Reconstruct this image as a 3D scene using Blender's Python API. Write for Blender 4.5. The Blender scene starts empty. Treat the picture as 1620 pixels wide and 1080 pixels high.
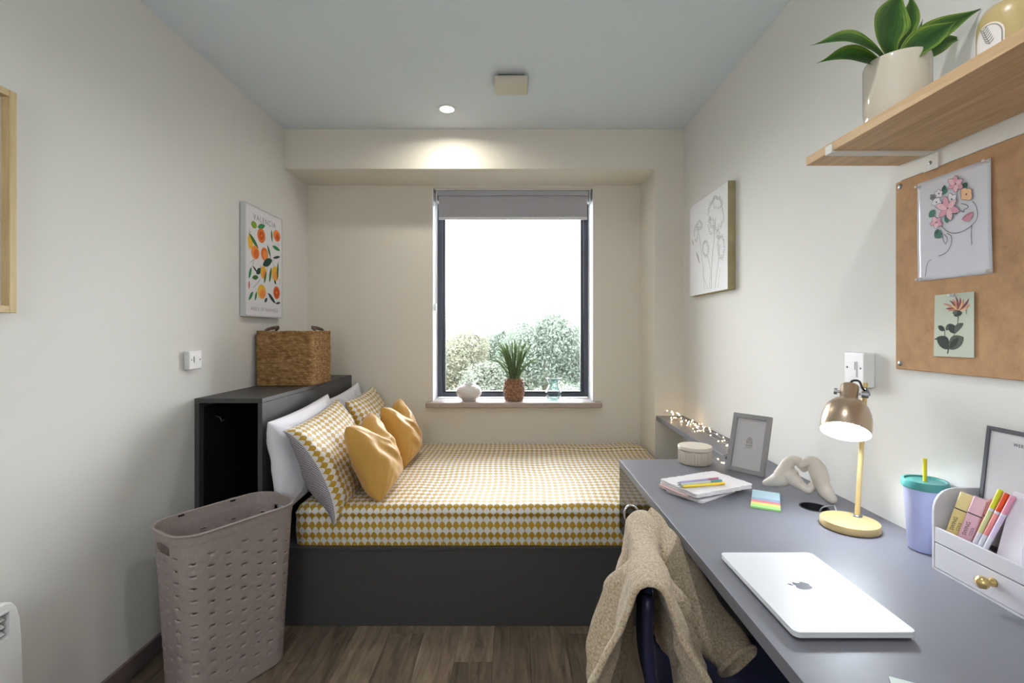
import bpy, bmesh, math, random
from mathutils import Vector, Matrix, noise, geometry
import numpy as np
random.seed(7)
PI = math.pi
sc = bpy.context.scene
COL = sc.collection

# ------------------------------------------------------------------ camera, sky, lights, exposure
F, CX, CY, H = 760.0, 813.0, 525.0, 1.305          # focal length (px), vanishing point, eye height
cam_d = bpy.data.cameras.new('camera')
cam_d.sensor_width = 36.0
cam_d.lens = F / 1620 * 36
cam_d.shift_x = (810 - CX) / 1620
cam_d.shift_y = -(540 - CY) / 1620
cam_d.clip_start = 0.02
cam_d.clip_end = 600
cam = bpy.data.objects.new('camera', cam_d)
cam.location = (0, 0, H)
cam.rotation_euler = (PI / 2, 0, 0)
COL.objects.link(cam)
sc.camera = cam

vs = sc.view_settings
vs.view_transform = 'Standard'
vs.look = 'None'
vs.exposure = 0.04
vs.gamma = 1.0
vs.use_curve_mapping = False

world = bpy.data.worlds.new('overcast')
sc.world = world
world.use_nodes = True
bg = world.node_tree.nodes['Background']
bg.inputs['Color'].default_value = (0.94, 0.97, 1.0, 1)
bg.inputs['Strength'].default_value = 19.5

def area_light(name, loc, direction, size, power, color=(1, 1, 1), spread=PI):
    l = bpy.data.lights.new(name, 'AREA')
    l.shape = 'DISK'
    l.size = size
    l.energy = power
    l.color = color
    l.spread = spread
    o = bpy.data.objects.new(name, l)
    o.location = loc
    o.rotation_euler = Vector(direction).to_track_quat('-Z', 'Y').to_euler()
    COL.objects.link(o)
    return o

WARM = (1.0, 0.93, 0.84)
NEUT = (0.98, 0.985, 1.0)
# recessed downlight over the bed, and an added glowing fill globe behind the camera, out of view
DOWNLIGHTS = [(-0.385, 2.765, 4.5, WARM), (0.30, 0.70, 6.0, NEUT)]
for x_, y_, p_, c_ in DOWNLIGHTS:
    area_light('downlight_lamp', (x_, y_, 2.574), (0, 0, -1), 0.075, p_, c_, math.radians(165))
FILL_GLOBE = (-0.60, -0.95, 1.62, 0.17)

# ------------------------------------------------------------------ helpers
def at(x, y, Y):
    """room point behind photo position (x, y) at distance Y"""
    return Vector(((x - CX) * Y / F, Y, H + (CY - y) * Y / F))
def onz(x, y, z):
    return at(x, y, (H - z) * F / (y - CY))
def onx(x, y, X):
    return at(x, y, X * F / (x - CX))
def lin(c):
    return tuple(((v / 255) / 12.92 if v / 255 <= 0.04045 else ((v / 255 + 0.055) / 1.055) ** 2.4) for v in c)

class MB:
    def __init__(s):
        s.v = []; s.f = []; s.uv = {}
    def add(s, verts, faces, uvs=None):
        n = len(s.v)
        s.v += [tuple(p) for p in verts]
        for k, f in enumerate(faces):
            s.f.append([i + n for i in f])
            if uvs is not None:
                s.uv[len(s.f) - 1] = [uvs[i] for i in f]
        return s
    def box(s, x0, x1, y0, y1, z0, z1, M=None):
        p = [Vector((x, y, z)) for x in (x0, x1) for y in (y0, y1) for z in (z0, z1)]
        if M: p = [M @ q for q in p]
        return s.add(p, [(0, 1, 3, 2), (4, 6, 7, 5), (0, 4, 5, 1), (2, 3, 7, 6), (0, 2, 6, 4), (1, 5, 7, 3)])
    def grid(s, fn, nu, nv, cu=False, cv=False, uvf=None):
        """fn(i, j) -> point; cu / cv close the grid"""
        pts = [fn(i, j) for i in range(nu) for j in range(nv)]
        uvs = [uvf(i, j) for i in range(nu) for j in range(nv)] if uvf else None
        fs = []
        for i in range(nu if cu else nu - 1):
            for j in range(nv if cv else nv - 1):
                a, b = i, (i + 1) % nu
                c, d = j, (j + 1) % nv
                fs.append((a * nv + c, b * nv + c, b * nv + d, a * nv + d))
        return s.add(pts, fs, uvs)
    def lathe(s, prof, n=32, M=None, mod=None):
        """prof: list of (r, z); poles where r = 0"""
        M = M or Matrix()
        rows = []
        base = len(s.v)
        for r, z in prof:
            if r < 1e-6:
                rows.append([len(s.v)]); s.v.append(tuple(M @ Vector((0, 0, z))))
            else:
                row = []
                for k in range(n):
                    a = 2 * PI * k / n
                    rr = r * (mod(a, z) if mod else 1)
                    row.append(len(s.v)); s.v.append(tuple(M @ Vector((rr * math.cos(a), rr * math.sin(a), z))))
                rows.append(row)
        for A, B in zip(rows, rows[1:]):
            for k in range(n):
                k2 = (k + 1) % n
                if len(A) == 1 and len(B) == 1: continue
                if len(A) == 1: s.f.append([A[0], B[k2], B[k]])
                elif len(B) == 1: s.f.append([A[k], A[k2], B[0]])
                else: s.f.append([A[k], A[k2], B[k2], B[k]])
        return s
    def tube(s, pts, rad, n=10, caps=True, flat=1.0, up=None):
        pts = [Vector(p) for p in pts]
        m = len(pts)
        rad = rad if isinstance(rad, (list, tuple)) else [rad] * m
        ref = Vector(up) if up else None
        rings = []
        prev = None
        for i, p in enumerate(pts):
            t = (pts[min(i + 1, m - 1)] - pts[max(i - 1, 0)]).normalized()
            if ref is not None: a = ref
            elif prev is not None: a = prev
            else: a = Vector((0, 0, 1)) if abs(t.z) < 0.9 else Vector((1, 0, 0))
            x = (a - t * a.dot(t)).normalized()
            prev = x
            y = t.cross(x)
            ring = []
            for k in range(n):
                an = 2 * PI * k / n
                ring.append(len(s.v)); s.v.append(tuple(p + x * (rad[i] * math.cos(an)) + y * (rad[i] * flat * math.sin(an))))
            rings.append(ring)
        for A, B in zip(rings, rings[1:]):
            for k in range(n):
                s.f.append([A[k], A[(k + 1) % n], B[(k + 1) % n], B[k]])
        if caps:
            s.f.append(list(reversed(rings[0]))); s.f.append(rings[-1])
        return s
    def plate(s, outer, holes=(), z0=0.0, z1=1.0, M=None):
        """flat slab of outline `outer` (2D) with holes, between z0 and z1"""
        M = M or Matrix()
        loops = [list(outer)] + [list(h) for h in holes]
        flat = [p for l in loops for p in l]
        tris = geometry.tessellate_polygon([[Vector((p[0], p[1], 0)) for p in l] for l in loops])
        b = len(s.v)
        n = len(flat)
        s.v += [tuple(M @ Vector((p[0], p[1], z0))) for p in flat]
        s.v += [tuple(M @ Vector((p[0], p[1], z1))) for p in flat]
        for t in tris:
            s.f.append([b + i for i in t]); s.f.append([b + n + i for i in reversed(t)])
        k = 0
        for l in loops:
            m = len(l)
            for i in range(m):
                a, c = b + k + i, b + k + (i + 1) % m
                s.f.append([a, c, c + n, a + n])
            k += m
        return s
    def mesh(s, name):
        me = bpy.data.meshes.new(name)
        me.from_pydata(s.v, [], s.f)
        if s.uv:
            l = me.uv_layers.new(name='UVMap')
            for fi, uvs in s.uv.items():
                p = me.polygons[fi]
                for li, uv in zip(p.loop_indices, uvs):
                    l.data[li].uv = uv
        bm = bmesh.new(); bm.from_mesh(me)
        bmesh.ops.recalc_face_normals(bm, faces=bm.faces)
        bm.to_mesh(me); bm.free()
        return me
    def build(s, name, mat, parent=None, smooth=False, bevel=0, sub=0, solid=0, off=-1, angle=None, seg=2):
        me = s.mesh(name)
        o = bpy.data.objects.new(name, me)
        COL.objects.link(o)
        for m in (mat if isinstance(mat, (list, tuple)) else [mat]):
            me.materials.append(m)
        if smooth:
            me.polygons.foreach_set('use_smooth', [True] * len(me.polygons))
            if angle: me.set_sharp_from_angle(angle=math.radians(angle))
        if solid:
            md = o.modifiers.new('solid', 'SOLIDIFY'); md.thickness = solid; md.offset = off
        if bevel:
            md = o.modifiers.new('bevel', 'BEVEL'); md.width = bevel; md.segments = seg
            md.limit_method = 'ANGLE'; md.angle_limit = math.radians(40)
            if not smooth:
                me.polygons.foreach_set('use_smooth', [True] * len(me.polygons))
                md.harden_normals = True
        if sub:
            md = o.modifiers.new('sub', 'SUBSURF'); md.levels = sub; md.render_levels = sub
        if parent is not None:
            attach(o, parent)
        else:
            xs = np.array(s.v)
            lo, hi = xs.min(0), xs.max(0)
            c = Vector(((lo[0] + hi[0]) / 2, (lo[1] + hi[1]) / 2, lo[2]))
            me.transform(Matrix.Translation(-c)); o.location = c
        return o

def wloc(o):
    p = Vector(o.location)
    while o.parent: o = o.parent
    return Vector(o.location) if o.type == 'EMPTY' else p
def attach(o, parent):
    """parent while keeping the mesh where it was modelled (parents carry no rotation)"""
    o.parent = parent
    inv = Vector((0, 0, 0))
    q = parent
    while q is not None:
        inv -= q.location + (q.matrix_parent_inverse.translation if q.parent else Vector((0, 0, 0)))
        q = q.parent
    o.matrix_parent_inverse = Matrix.Translation(inv)
def tag(o, label, cat, group=None):
    o['label'] = label; o['category'] = cat
    if group: o['group'] = group
    return o
def thing(name, loc, label, cat, group=None):
    o = bpy.data.objects.new(name, None)
    o.empty_display_size = 0.05
    o.location = loc
    COL.objects.link(o)
    return tag(o, label, cat, group)
def struct(o):
    o['kind'] = 'structure'
    return o
def copy_tree(o, delta, label):
    r = o.copy(); COL.objects.link(r); r.location = Vector(o.location) + Vector(delta)
    if label: r['label'] = label
    def rec(a, b):
        for ch in [c for c in bpy.data.objects if c.parent == a]:
            d = ch.copy(); COL.objects.link(d); d.parent = b
            d.matrix_parent_inverse = ch.matrix_parent_inverse.copy()
            rec(ch, d)
    rec(o, r)
    return r
def frame_axes(origin, ax, ay, az=None):
    ax = Vector(ax).normalized(); ay = Vector(ay); ay = (ay - ax * ax.dot(ay)).normalized()
    az = ax.cross(ay)
    M = Matrix((ax, ay, az)).transposed().to_4x4()
    M.translation = Vector(origin)
    return M
def rrect(w, h, r, n=6, cx=0.0, cy=0.0):
    out = []
    for sx, sy, a0 in ((1, 1, 0), (-1, 1, 90), (-1, -1, 180), (1, -1, 270)):
        for k in range(n + 1):
            a = math.radians(a0 + 90 * k / n)
            out.append((cx + sx * (w / 2 - r) + r * math.cos(a), cy + sy * (h / 2 - r) + r * math.sin(a)))
    return out
def circle(cx, cy, r, n=28):
    return [(cx + r * math.cos(2 * PI * k / n), cy + r * math.sin(2 * PI * k / n)) for k in range(n)]
def spline(pts, n=8):
    """Catmull-Rom through points"""
    pts = [Vector(p) for p in pts]
    P = [pts[0] * 2 - pts[1]] + pts + [pts[-1] * 2 - pts[-2]]
    out = []
    for i in range(1, len(P) - 2):
        for k in range(n):
            t = k / n
            a, b, c, d = P[i - 1], P[i], P[i + 1], P[i + 2]
            out.append(0.5 * ((2 * b) + (c - a) * t + (2 * a - 5 * b + 4 * c - d) * t * t + (3 * b - a - 3 * c + d) * t ** 3))
    out.append(pts[-1])
    return out
def lerp(a, b, t): return a + (b - a) * t
def sstep(a, b, x):
    t = max(0.0, min(1.0, (x - a) / (b - a))); return t * t * (3 - 2 * t)

# ------------------------------------------------------------------ materials
def mat(name, color, rough=0.5, metal=0.0, spec=0.5, nscale=0, namt=0.0, bump=0.0, bscale=None, stretch=None,
        trans=0.0, emit=None, estr=0.0, coat=0.0, sheen=0.0, ior=1.45, alpha=None, objrand=0.0, srgb=True, dist=0.002):
    m = bpy.data.materials.new(name)
    m.use_nodes = True
    nt = m.node_tree
    b = nt.nodes['Principled BSDF']
    c = lin(color) if srgb else color
    b.inputs['Base Color'].default_value = (*c, 1)
    b.inputs['Roughness'].default_value = rough
    b.inputs['Metallic'].default_value = metal
    b.inputs['Specular IOR Level'].default_value = spec
    b.inputs['IOR'].default_value = ior
    if trans: b.inputs['Transmission Weight'].default_value = trans
    if coat: b.inputs['Coat Weight'].default_value = coat; b.inputs['Coat Roughness'].default_value = 0.05
    if sheen: b.inputs['Sheen Weight'].default_value = sheen; b.inputs['Sheen Roughness'].default_value = 0.5
    if alpha is not None: b.inputs['Alpha'].default_value = alpha
    if emit is not None:
        b.inputs['Emission Color'].default_value = (*emit, 1); b.inputs['Emission Strength'].default_value = estr
    if nscale:
        tc = nt.nodes.new('ShaderNodeTexCoord')
        src = tc.outputs['Object']
        if stretch:
            mp = nt.nodes.new('ShaderNodeMapping'); mp.inputs['Scale'].default_value = stretch
            nt.links.new(src, mp.inputs['Vector']); src = mp.outputs['Vector']
        nz = nt.nodes.new('ShaderNodeTexNoise')
        nz.inputs['Scale'].default_value = nscale; nz.inputs['Detail'].default_value = 5; nz.inputs['Roughness'].default_value = 0.6
        nt.links.new(src, nz.inputs['Vector'])
        if namt:
            mr = nt.nodes.new('ShaderNodeMapRange')
            mr.inputs['From Min'].default_value = 0.25; mr.inputs['From Max'].default_value = 0.75
            mr.inputs['To Min'].default_value = 1 - namt; mr.inputs['To Max'].default_value = 1 + namt
            nt.links.new(nz.outputs['Fac'], mr.inputs['Value'])
            last = mr.outputs['Result']
            if objrand:
                oi = nt.nodes.new('ShaderNodeObjectInfo')
                m2 = nt.nodes.new('ShaderNodeMapRange')
                m2.inputs['To Min'].default_value = 1 - objrand; m2.inputs['To Max'].default_value = 1 + objrand
                nt.links.new(oi.outputs['Random'], m2.inputs['Value'])
                mm = nt.nodes.new('ShaderNodeMath'); mm.operation = 'MULTIPLY'
                nt.links.new(last, mm.inputs[0]); nt.links.new(m2.outputs['Result'], mm.inputs[1]); last = mm.outputs[0]
            vm = nt.nodes.new('ShaderNodeVectorMath'); vm.operation = 'SCALE'
            vm.inputs[0].default_value = c
            nt.links.new(last, vm.inputs['Scale'])
            nt.links.new(vm.outputs[0], b.inputs['Base Color'])
        if bump:
            bp = nt.nodes.new('ShaderNodeBump'); bp.inputs['Strength'].default_value = bump; bp.inputs['Distance'].default_value = dist
            if bscale:
                n2 = nt.nodes.new('ShaderNodeTexNoise'); n2.inputs['Scale'].default_value = bscale; n2.inputs['Detail'].default_value = 3
                nt.links.new(src, n2.inputs['Vector']); nt.links.new(n2.outputs['Fac'], bp.inputs['Height'])
            else:
                nt.links.new(nz.outputs['Fac'], bp.inputs['Height'])
            nt.links.new(bp.outputs['Normal'], b.inputs['Normal'])
    return m

def math_node(nt, op, a, b=None, c=None):
    n = nt.nodes.new('ShaderNodeMath'); n.operation = op
    for k, v in enumerate((a, b, c)):
        if v is None: continue
        if isinstance(v, (int, float)): n.inputs[k].default_value = v
        else: nt.links.new(v, n.inputs[k])
    return n.outputs[0]

def scallop_mat(name, ru, rv, ca, cb):
    """printed cotton: rows of overlapping scallops, mustard and white by turns; UVs are in metres"""
    m = mat(name, (255, 255, 255), 0.55, spec=0.4, sheen=0.15)
    nt = m.node_tree
    b = nt.nodes['Principled BSDF']
    uv = nt.nodes.new('ShaderNodeUVMap')
    sp = nt.nodes.new('ShaderNodeSeparateXYZ')
    nt.links.new(uv.outputs['UV'], sp.inputs[0])
    u = math_node(nt, 'DIVIDE', sp.outputs['X'], ru)
    v = math_node(nt, 'DIVIDE', sp.outputs['Y'], rv)
    j = math_node(nt, 'FLOOR', v)
    par = math_node(nt, 'FLOORED_MODULO', j, 2.0)
    fv = math_node(nt, 'SUBTRACT', v, j)
    us = math_node(nt, 'ADD', math_node(nt, 'ADD', u, par), 1.0)
    du = math_node(nt, 'SUBTRACT', math_node(nt, 'FLOORED_MODULO', us, 2.0), 1.0)
    d2 = math_node(nt, 'ADD', math_node(nt, 'POWER', math_node(nt, 'ABSOLUTE', du), 1.55), math_node(nt, 'POWER', fv, 1.55))
    ins = math_node(nt, 'LESS_THAN', d2, 1.0)
    col = math_node(nt, 'ABSOLUTE', math_node(nt, 'SUBTRACT', par, math_node(nt, 'SUBTRACT', 1.0, ins)))
    mx = nt.nodes.new('ShaderNodeMix'); mx.data_type = 'RGBA'
    mx.inputs['A'].default_value = (*lin(ca), 1); mx.inputs['B'].default_value = (*lin(cb), 1)
    nt.links.new(col, mx.inputs['Factor'])
    nt.links.new(mx.outputs['Result'], b.inputs['Base Color'])
    tc = nt.nodes.new('ShaderNodeTexCoord')
    nz = nt.nodes.new('ShaderNodeTexNoise'); nz.inputs['Scale'].default_value = 28; nz.inputs['Detail'].default_value = 3
    nt.links.new(tc.outputs['Object'], nz.inputs['Vector'])
    bp = nt.nodes.new('ShaderNodeBump'); bp.inputs['Strength'].default_value = 0.35; bp.inputs['Distance'].default_value = 0.006
    nt.links.new(nz.outputs['Fac'], bp.inputs['Height']); nt.links.new(bp.outputs['Normal'], b.inputs['Normal'])
    return m

def stripe_mat(name, period, ca, cb):
    m = mat(name, (255, 255, 255), 0.85, spec=0.2)
    nt = m.node_tree
    b = nt.nodes['Principled BSDF']
    uv = nt.nodes.new('ShaderNodeUVMap')
    sp = nt.nodes.new('ShaderNodeSeparateXYZ')
    nt.links.new(uv.outputs['UV'], sp.inputs[0])
    f = math_node(nt, 'FRACT', math_node(nt, 'DIVIDE', sp.outputs['X'], period))
    s = math_node(nt, 'GREATER_THAN', f, 0.52)
    mx = nt.nodes.new('ShaderNodeMix'); mx.data_type = 'RGBA'
    mx.inputs['A'].default_value = (*lin(ca), 1); mx.inputs['B'].default_value = (*lin(cb), 1)
    nt.links.new(s, mx.inputs['Factor']); nt.links.new(mx.outputs['Result'], b.inputs['Base Color'])
    return m

def ramp_mat(name, stops, scale, rough=0.6, detail=6, stretch=(1, 1, 1), bump=0.2, dist=0.002, spec=0.4, objrand=0.0, distort=0.0, sheen=0.0, nrough=0.6):
    m = mat(name, (255, 255, 255), rough, spec=spec, sheen=sheen)
    nt = m.node_tree
    b = nt.nodes['Principled BSDF']
    tc = nt.nodes.new('ShaderNodeTexCoord')
    mp = nt.nodes.new('ShaderNodeMapping'); mp.inputs['Scale'].default_value = stretch
    nt.links.new(tc.outputs['Object'], mp.inputs['Vector'])
    nz = nt.nodes.new('ShaderNodeTexNoise'); nz.inputs['Scale'].default_value = scale
    nz.inputs['Detail'].default_value = detail; nz.inputs['Roughness'].default_value = nrough; nz.inputs['Distortion'].default_value = distort
    nt.links.new(mp.outputs['Vector'], nz.inputs['Vector'])
    cr = nt.nodes.new('ShaderNodeValToRGB')
    el = cr.color_ramp.elements
    el[0].position = stops[0][0]; el[0].color = (*lin(stops[0][1]), 1)
    el[1].position = stops[-1][0]; el[1].color = (*lin(stops[-1][1]), 1)
    for p, c in stops[1:-1]:
        e = el.new(p); e.color = (*lin(c), 1)
    nt.links.new(nz.outputs['Fac'], cr.inputs['Fac'])
    out = cr.outputs['Color']
    if objrand:
        oi = nt.nodes.new('ShaderNodeObjectInfo')
        m2 = nt.nodes.new('ShaderNodeMapRange')
        m2.inputs['To Min'].default_value = 1 - objrand; m2.inputs['To Max'].default_value = 1 + objrand
        nt.links.new(oi.outputs['Random'], m2.inputs['Value'])
        # shift the grain from piece to piece
        cb = nt.nodes.new('ShaderNodeCombineXYZ')
        k = math_node(nt, 'MULTIPLY', oi.outputs['Random'], 37.0)
        nt.links.new(k, cb.inputs[0]); nt.links.new(k, cb.inputs[1])
        nt.links.new(cb.outputs[0], mp.inputs['Location'])
        vm = nt.nodes.new('ShaderNodeVectorMath'); vm.operation = 'SCALE'
        nt.links.new(out, vm.inputs[0]); nt.links.new(m2.outputs['Result'], vm.inputs['Scale']); out = vm.outputs[0]
    nt.links.new(out, b.inputs['Base Color'])
    if bump:
        bp = nt.nodes.new('ShaderNodeBump'); bp.inputs['Strength'].default_value = bump; bp.inputs['Distance'].default_value = dist
        nt.links.new(nz.outputs['Fac'], bp.inputs['Height']); nt.links.new(bp.outputs['Normal'], b.inputs['Normal'])
    return m

def pane_mat(name, tint=(1, 1, 1), refl=1.0):
    """clear sheet glass: lets light straight through and mirrors a little by angle"""
    m = bpy.data.materials.new(name); m.use_nodes = True
    nt = m.node_tree; nt.nodes.clear()
    out = nt.nodes.new('ShaderNodeOutputMaterial')
    tr = nt.nodes.new('ShaderNodeBsdfTransparent'); tr.inputs['Color'].default_value = (*tint, 1)
    gl = nt.nodes.new('ShaderNodeBsdfGlossy'); gl.inputs['Roughness'].default_value = 0.02
    fr = nt.nodes.new('ShaderNodeFresnel'); fr.inputs['IOR'].default_value = 1.4
    mx = nt.nodes.new('ShaderNodeMixShader')
    k = math_node(nt, 'MULTIPLY', fr.outputs[0], refl)
    nt.links.new(k, mx.inputs[0]); nt.links.new(tr.outputs[0], mx.inputs[1]); nt.links.new(gl.outputs[0], mx.inputs[2])
    nt.links.new(mx.outputs[0], out.inputs['Surface'])
    return m

def leaf_mat(name, color, tr=0.35, namt=0.25, nscale=2.0, rough=0.5):
    m = mat(name, color, rough, nscale=nscale, namt=namt, spec=0.3)
    nt = m.node_tree
    b = nt.nodes['Principled BSDF']
    t = nt.nodes.new('ShaderNodeBsdfTranslucent'); t.inputs['Color'].default_value = (*lin(color), 1)
    mx = nt.nodes.new('ShaderNodeMixShader'); mx.inputs[0].default_value = tr
    o = nt.nodes['Material Output']
    nt.links.new(b.outputs[0], mx.inputs[1]); nt.links.new(t.outputs[0], mx.inputs[2]); nt.links.new(mx.outputs[0], o.inputs['Surface'])
    return m

M_WALL = mat('wall_paint', (227, 226, 222), 0.85, spec=0.2, nscale=60, bump=0.04, bscale=220, dist=0.001)
M_BACK = mat('wall_paint_warm_lit', (227, 222, 210), 0.85, spec=0.2, nscale=60, bump=0.04, bscale=220, dist=0.001)  # wall paint tinted for the warm light at the window wall
M_CEIL = mat('ceiling_paint', (224, 234, 242), 0.9, spec=0.15, nscale=60, bump=0.03, bscale=220, dist=0.001)
M_WHITE = mat('white_plastic', (232, 232, 232), 0.35)
M_WHITE_SATIN = mat('white_satin_paint', (238, 238, 240), 0.45)
M_GREY = mat('grey_laminate', (112, 112, 120), 0.44, spec=0.6, nscale=300, namt=0.04, bump=0.05, dist=0.0005)
M_GREY_SHADED = mat('shaded_grey_laminate', (72, 71, 71), 0.45, spec=0.4, nscale=300, namt=0.04, bump=0.05, dist=0.0005)  # desk laminate again, darkened for the low light around the bed
M_BLACK = mat('black_plastic', (18, 18, 20), 0.5)
M_INSIDE = mat('deep_shade_laminate', (30, 30, 31), 0.6, spec=0.3)  # near-black colour stands for the shadow inside the headboard box
M_CHROME = mat('chrome', (215, 215, 215), 0.15, metal=1.0)
M_STEEL = mat('grey_steel', (140, 142, 146), 0.35, metal=1.0)
M_ALU_DARK = mat('anthracite_aluminium', (72, 78, 92), 0.4, spec=0.5)
M_OAK = ramp_mat('oak', [(0.3, (150, 116, 78)), (0.5, (172, 138, 98)), (0.7, (188, 156, 116))], 9, rough=0.5, stretch=(6, 0.5, 6), bump=0.08, distort=0.6)
M_PINE = ramp_mat('pale_pine', [(0.3, (190, 165, 118)), (0.7, (214, 192, 148))], 9, rough=0.5, stretch=(8, 8, 0.6), bump=0.05)
M_PAPER = mat('white_paper', (236, 234, 236), 0.7, spec=0.2)
M_GLASS = pane_mat('window_glass')
# ------------------------------------------------------------------ the room
XL, XR, HC, YB, YW, YF = -1.453, 1.075, 2.591, 3.042, 3.387, -2.0
SOF = 2.338
fl = struct(MB().box(XL - 0.1, XR + 0.1, YF - 0.1, YW + 0.4, -0.12, -0.006).build('floor', mat('subfloor', (40, 34, 30), 0.8)))
M_FLOOR = ramp_mat('walnut_plank', [(0.25, (70, 59, 50)), (0.45, (116, 101, 85)), (0.6, (138, 122, 103)), (0.78, (166, 149, 128))], 5.0, rough=0.42,
                   detail=9, stretch=(7, 0.8, 7), bump=0.12, dist=0.001, objrand=0.26, distort=0.9, nrough=0.68)
PW, PL = 0.152, 0.92
plank_me = MB().box(-PW / 2 + 0.0006, PW / 2 - 0.0006, -PL / 2 + 0.0006, PL / 2 - 0.0006, -0.006, 0.0).mesh('plank')
plank_me.materials.append(M_FLOOR)
def plank_piece(x0, x1, y0, y1):
    full = abs(x1 - x0 - PW) < 1e-4 and abs(y1 - y0 - PL) < 1e-4
    if full:
        me = plank_me; loc = ((x0 + x1) / 2, (y0 + y1) / 2, 0)
    else:
        w, l = (x1 - x0) / 2 - 0.0006, (y1 - y0) / 2 - 0.0006
        me = MB().box(-w, w, -l, l, -0.006, 0).mesh('plank'); me.materials.append(M_FLOOR)
        loc = ((x0 + x1) / 2, (y0 + y1) / 2, 0)
    o = bpy.data.objects.new('plank', me); COL.objects.link(o); o.location = loc
    attach(o, fl)
rows = int((XR - XL) / PW) + 1
for r in range(rows):
    x0 = XL + r * PW; x1 = min(x0 + PW, XR)
    if x1 - x0 < 0.01: continue
    y = YF - [0.0, 0.58, 0.24, 0.76, 0.4][r % 5] + 0.06
    while y < YW:
        a, b_ = max(y, YF), min(y + PL, YW)
        if b_ - a > 0.02: plank_piece(x0, x1, a, b_)
        y += PL
struct(MB().box(XL - 0.1, XR + 0.1, YF - 0.1, YW + 0.4, HC, HC + 0.1).build('ceiling', M_CEIL))
struct(MB().box(XL - 0.1, XL, YF, YW, 0, HC).build('wall_left', M_WALL))
struct(MB().box(XR, XR + 0.1, YF, YW, 0, HC).build('wall_right', M_WALL))
struct(MB().box(XL, XR, YF - 0.1, YF, 0, HC).build('wall_front', M_WALL))
WX0, WX1, WZ0, WZ1 = -0.574, 0.560, 0.806, 2.318
hole = [(WX0, WZ0), (WX1, WZ0), (WX1, WZ1), (WX0, WZ1)]
Mxz = Matrix(((1, 0, 0, 0), (0, 0, -1, YW), (0, 1, 0, 0), (0, 0, 0, 1)))      # (x, z) outline, thickness towards +Y
struct(MB().plate([(XL - 0.1, 0), (XR + 0.1, 0), (XR + 0.1, HC), (XL - 0.1, HC)], [hole], -0.34, 0.0, Mxz).build('wall_back', M_BACK))
struct(MB().box(XL, XR, YB, YW - 0.001, SOF, HC - 0.001).build('trim_1', M_BACK))     # boxed beam over the window wall
struct(MB().box(0.893, XR, YB, YW - 0.001, 0.001, SOF).build('trim_2', M_BACK))        # boxed pipe column
M_SKIRT = mat('mauve_skirting', (118, 104, 104), 0.45)
struct(MB().box(XL, XL + 0.014, YF, 2.14, 0.0005, 0.075).build('baseboard_left', M_SKIRT, bevel=0.004))
struct(MB().box(XR - 0.014, XR, YF, 2.12, 0.0005, 0.075).build('baseboard_right', M_SKIRT, bevel=0.004))
struct(MB().box(XL + 0.014, XR - 0.014, YF, YF + 0.014, 0.0005, 0.075).build('baseboard_front', M_SKIRT, bevel=0.004))

# window: dark aluminium frame, sash, glass, white lining and a grey-brown board
win = bpy.data.objects.new('window_1', None); COL.objects.link(win); win.location = (0, 3.6, WZ0); struct(win)
FY0, FY1 = 3.595, 3.66
def bars(name, x0, x1, z0, z1, w, wb, y0, y1, m, bev=0.004):
    for (a, b_, c, d) in ((x0, x0 + w, z0, z1), (x1 - w, x1, z0, z1), (x0 + w, x1 - w, z0, z0 + wb), (x0 + w, x1 - w, z1 - w, z1)):
        MB().box(a, b_, y0, y1, c, d).build(name, m, win, bevel=bev)
bars('frame_bar', WX0 + 0.004, WX1 - 0.004, WZ0 + 0.012, WZ1, 0.034, 0.030, FY0, FY1, M_ALU_DARK)
bars('sash_bar', WX0 + 0.040, WX1 - 0.040, WZ0 + 0.043, WZ1 - 0.036, 0.020, 0.012, FY0 + 0.012, FY1 - 0.008, mat('black_sash', (52, 56, 66), 0.35))
MB().box(WX0 + 0.05, WX1 - 0.05, FY0 + 0.034, FY0 + 0.040, WZ0 + 0.05, WZ1 - 0.05).build('pane', M_GLASS, win)
M_REVEAL = mat('white_lining', (240, 240, 246), 0.5)
for a, b_ in ((WX0, WX0 + 0.004), (WX1 - 0.004, WX1)):
    MB().box(a, b_, YW - 0.002, FY1, WZ0 + 0.012, WZ1).build('side_lining', M_REVEAL, win)
sill = MB().box(-0.612, 0.612, 3.318, YW, 0.779, 0.817).build('window_sill', mat('taupe_board_edge', (172, 158, 150), 0.4), win, bevel=0.008)
MB().box(WX0 + 0.004, WX1 - 0.004, YW, FY0 - 0.0005, 0.8062, 0.8172).build('sill_board', mat('pale_board', (226, 222, 224), 0.35), win)

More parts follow.
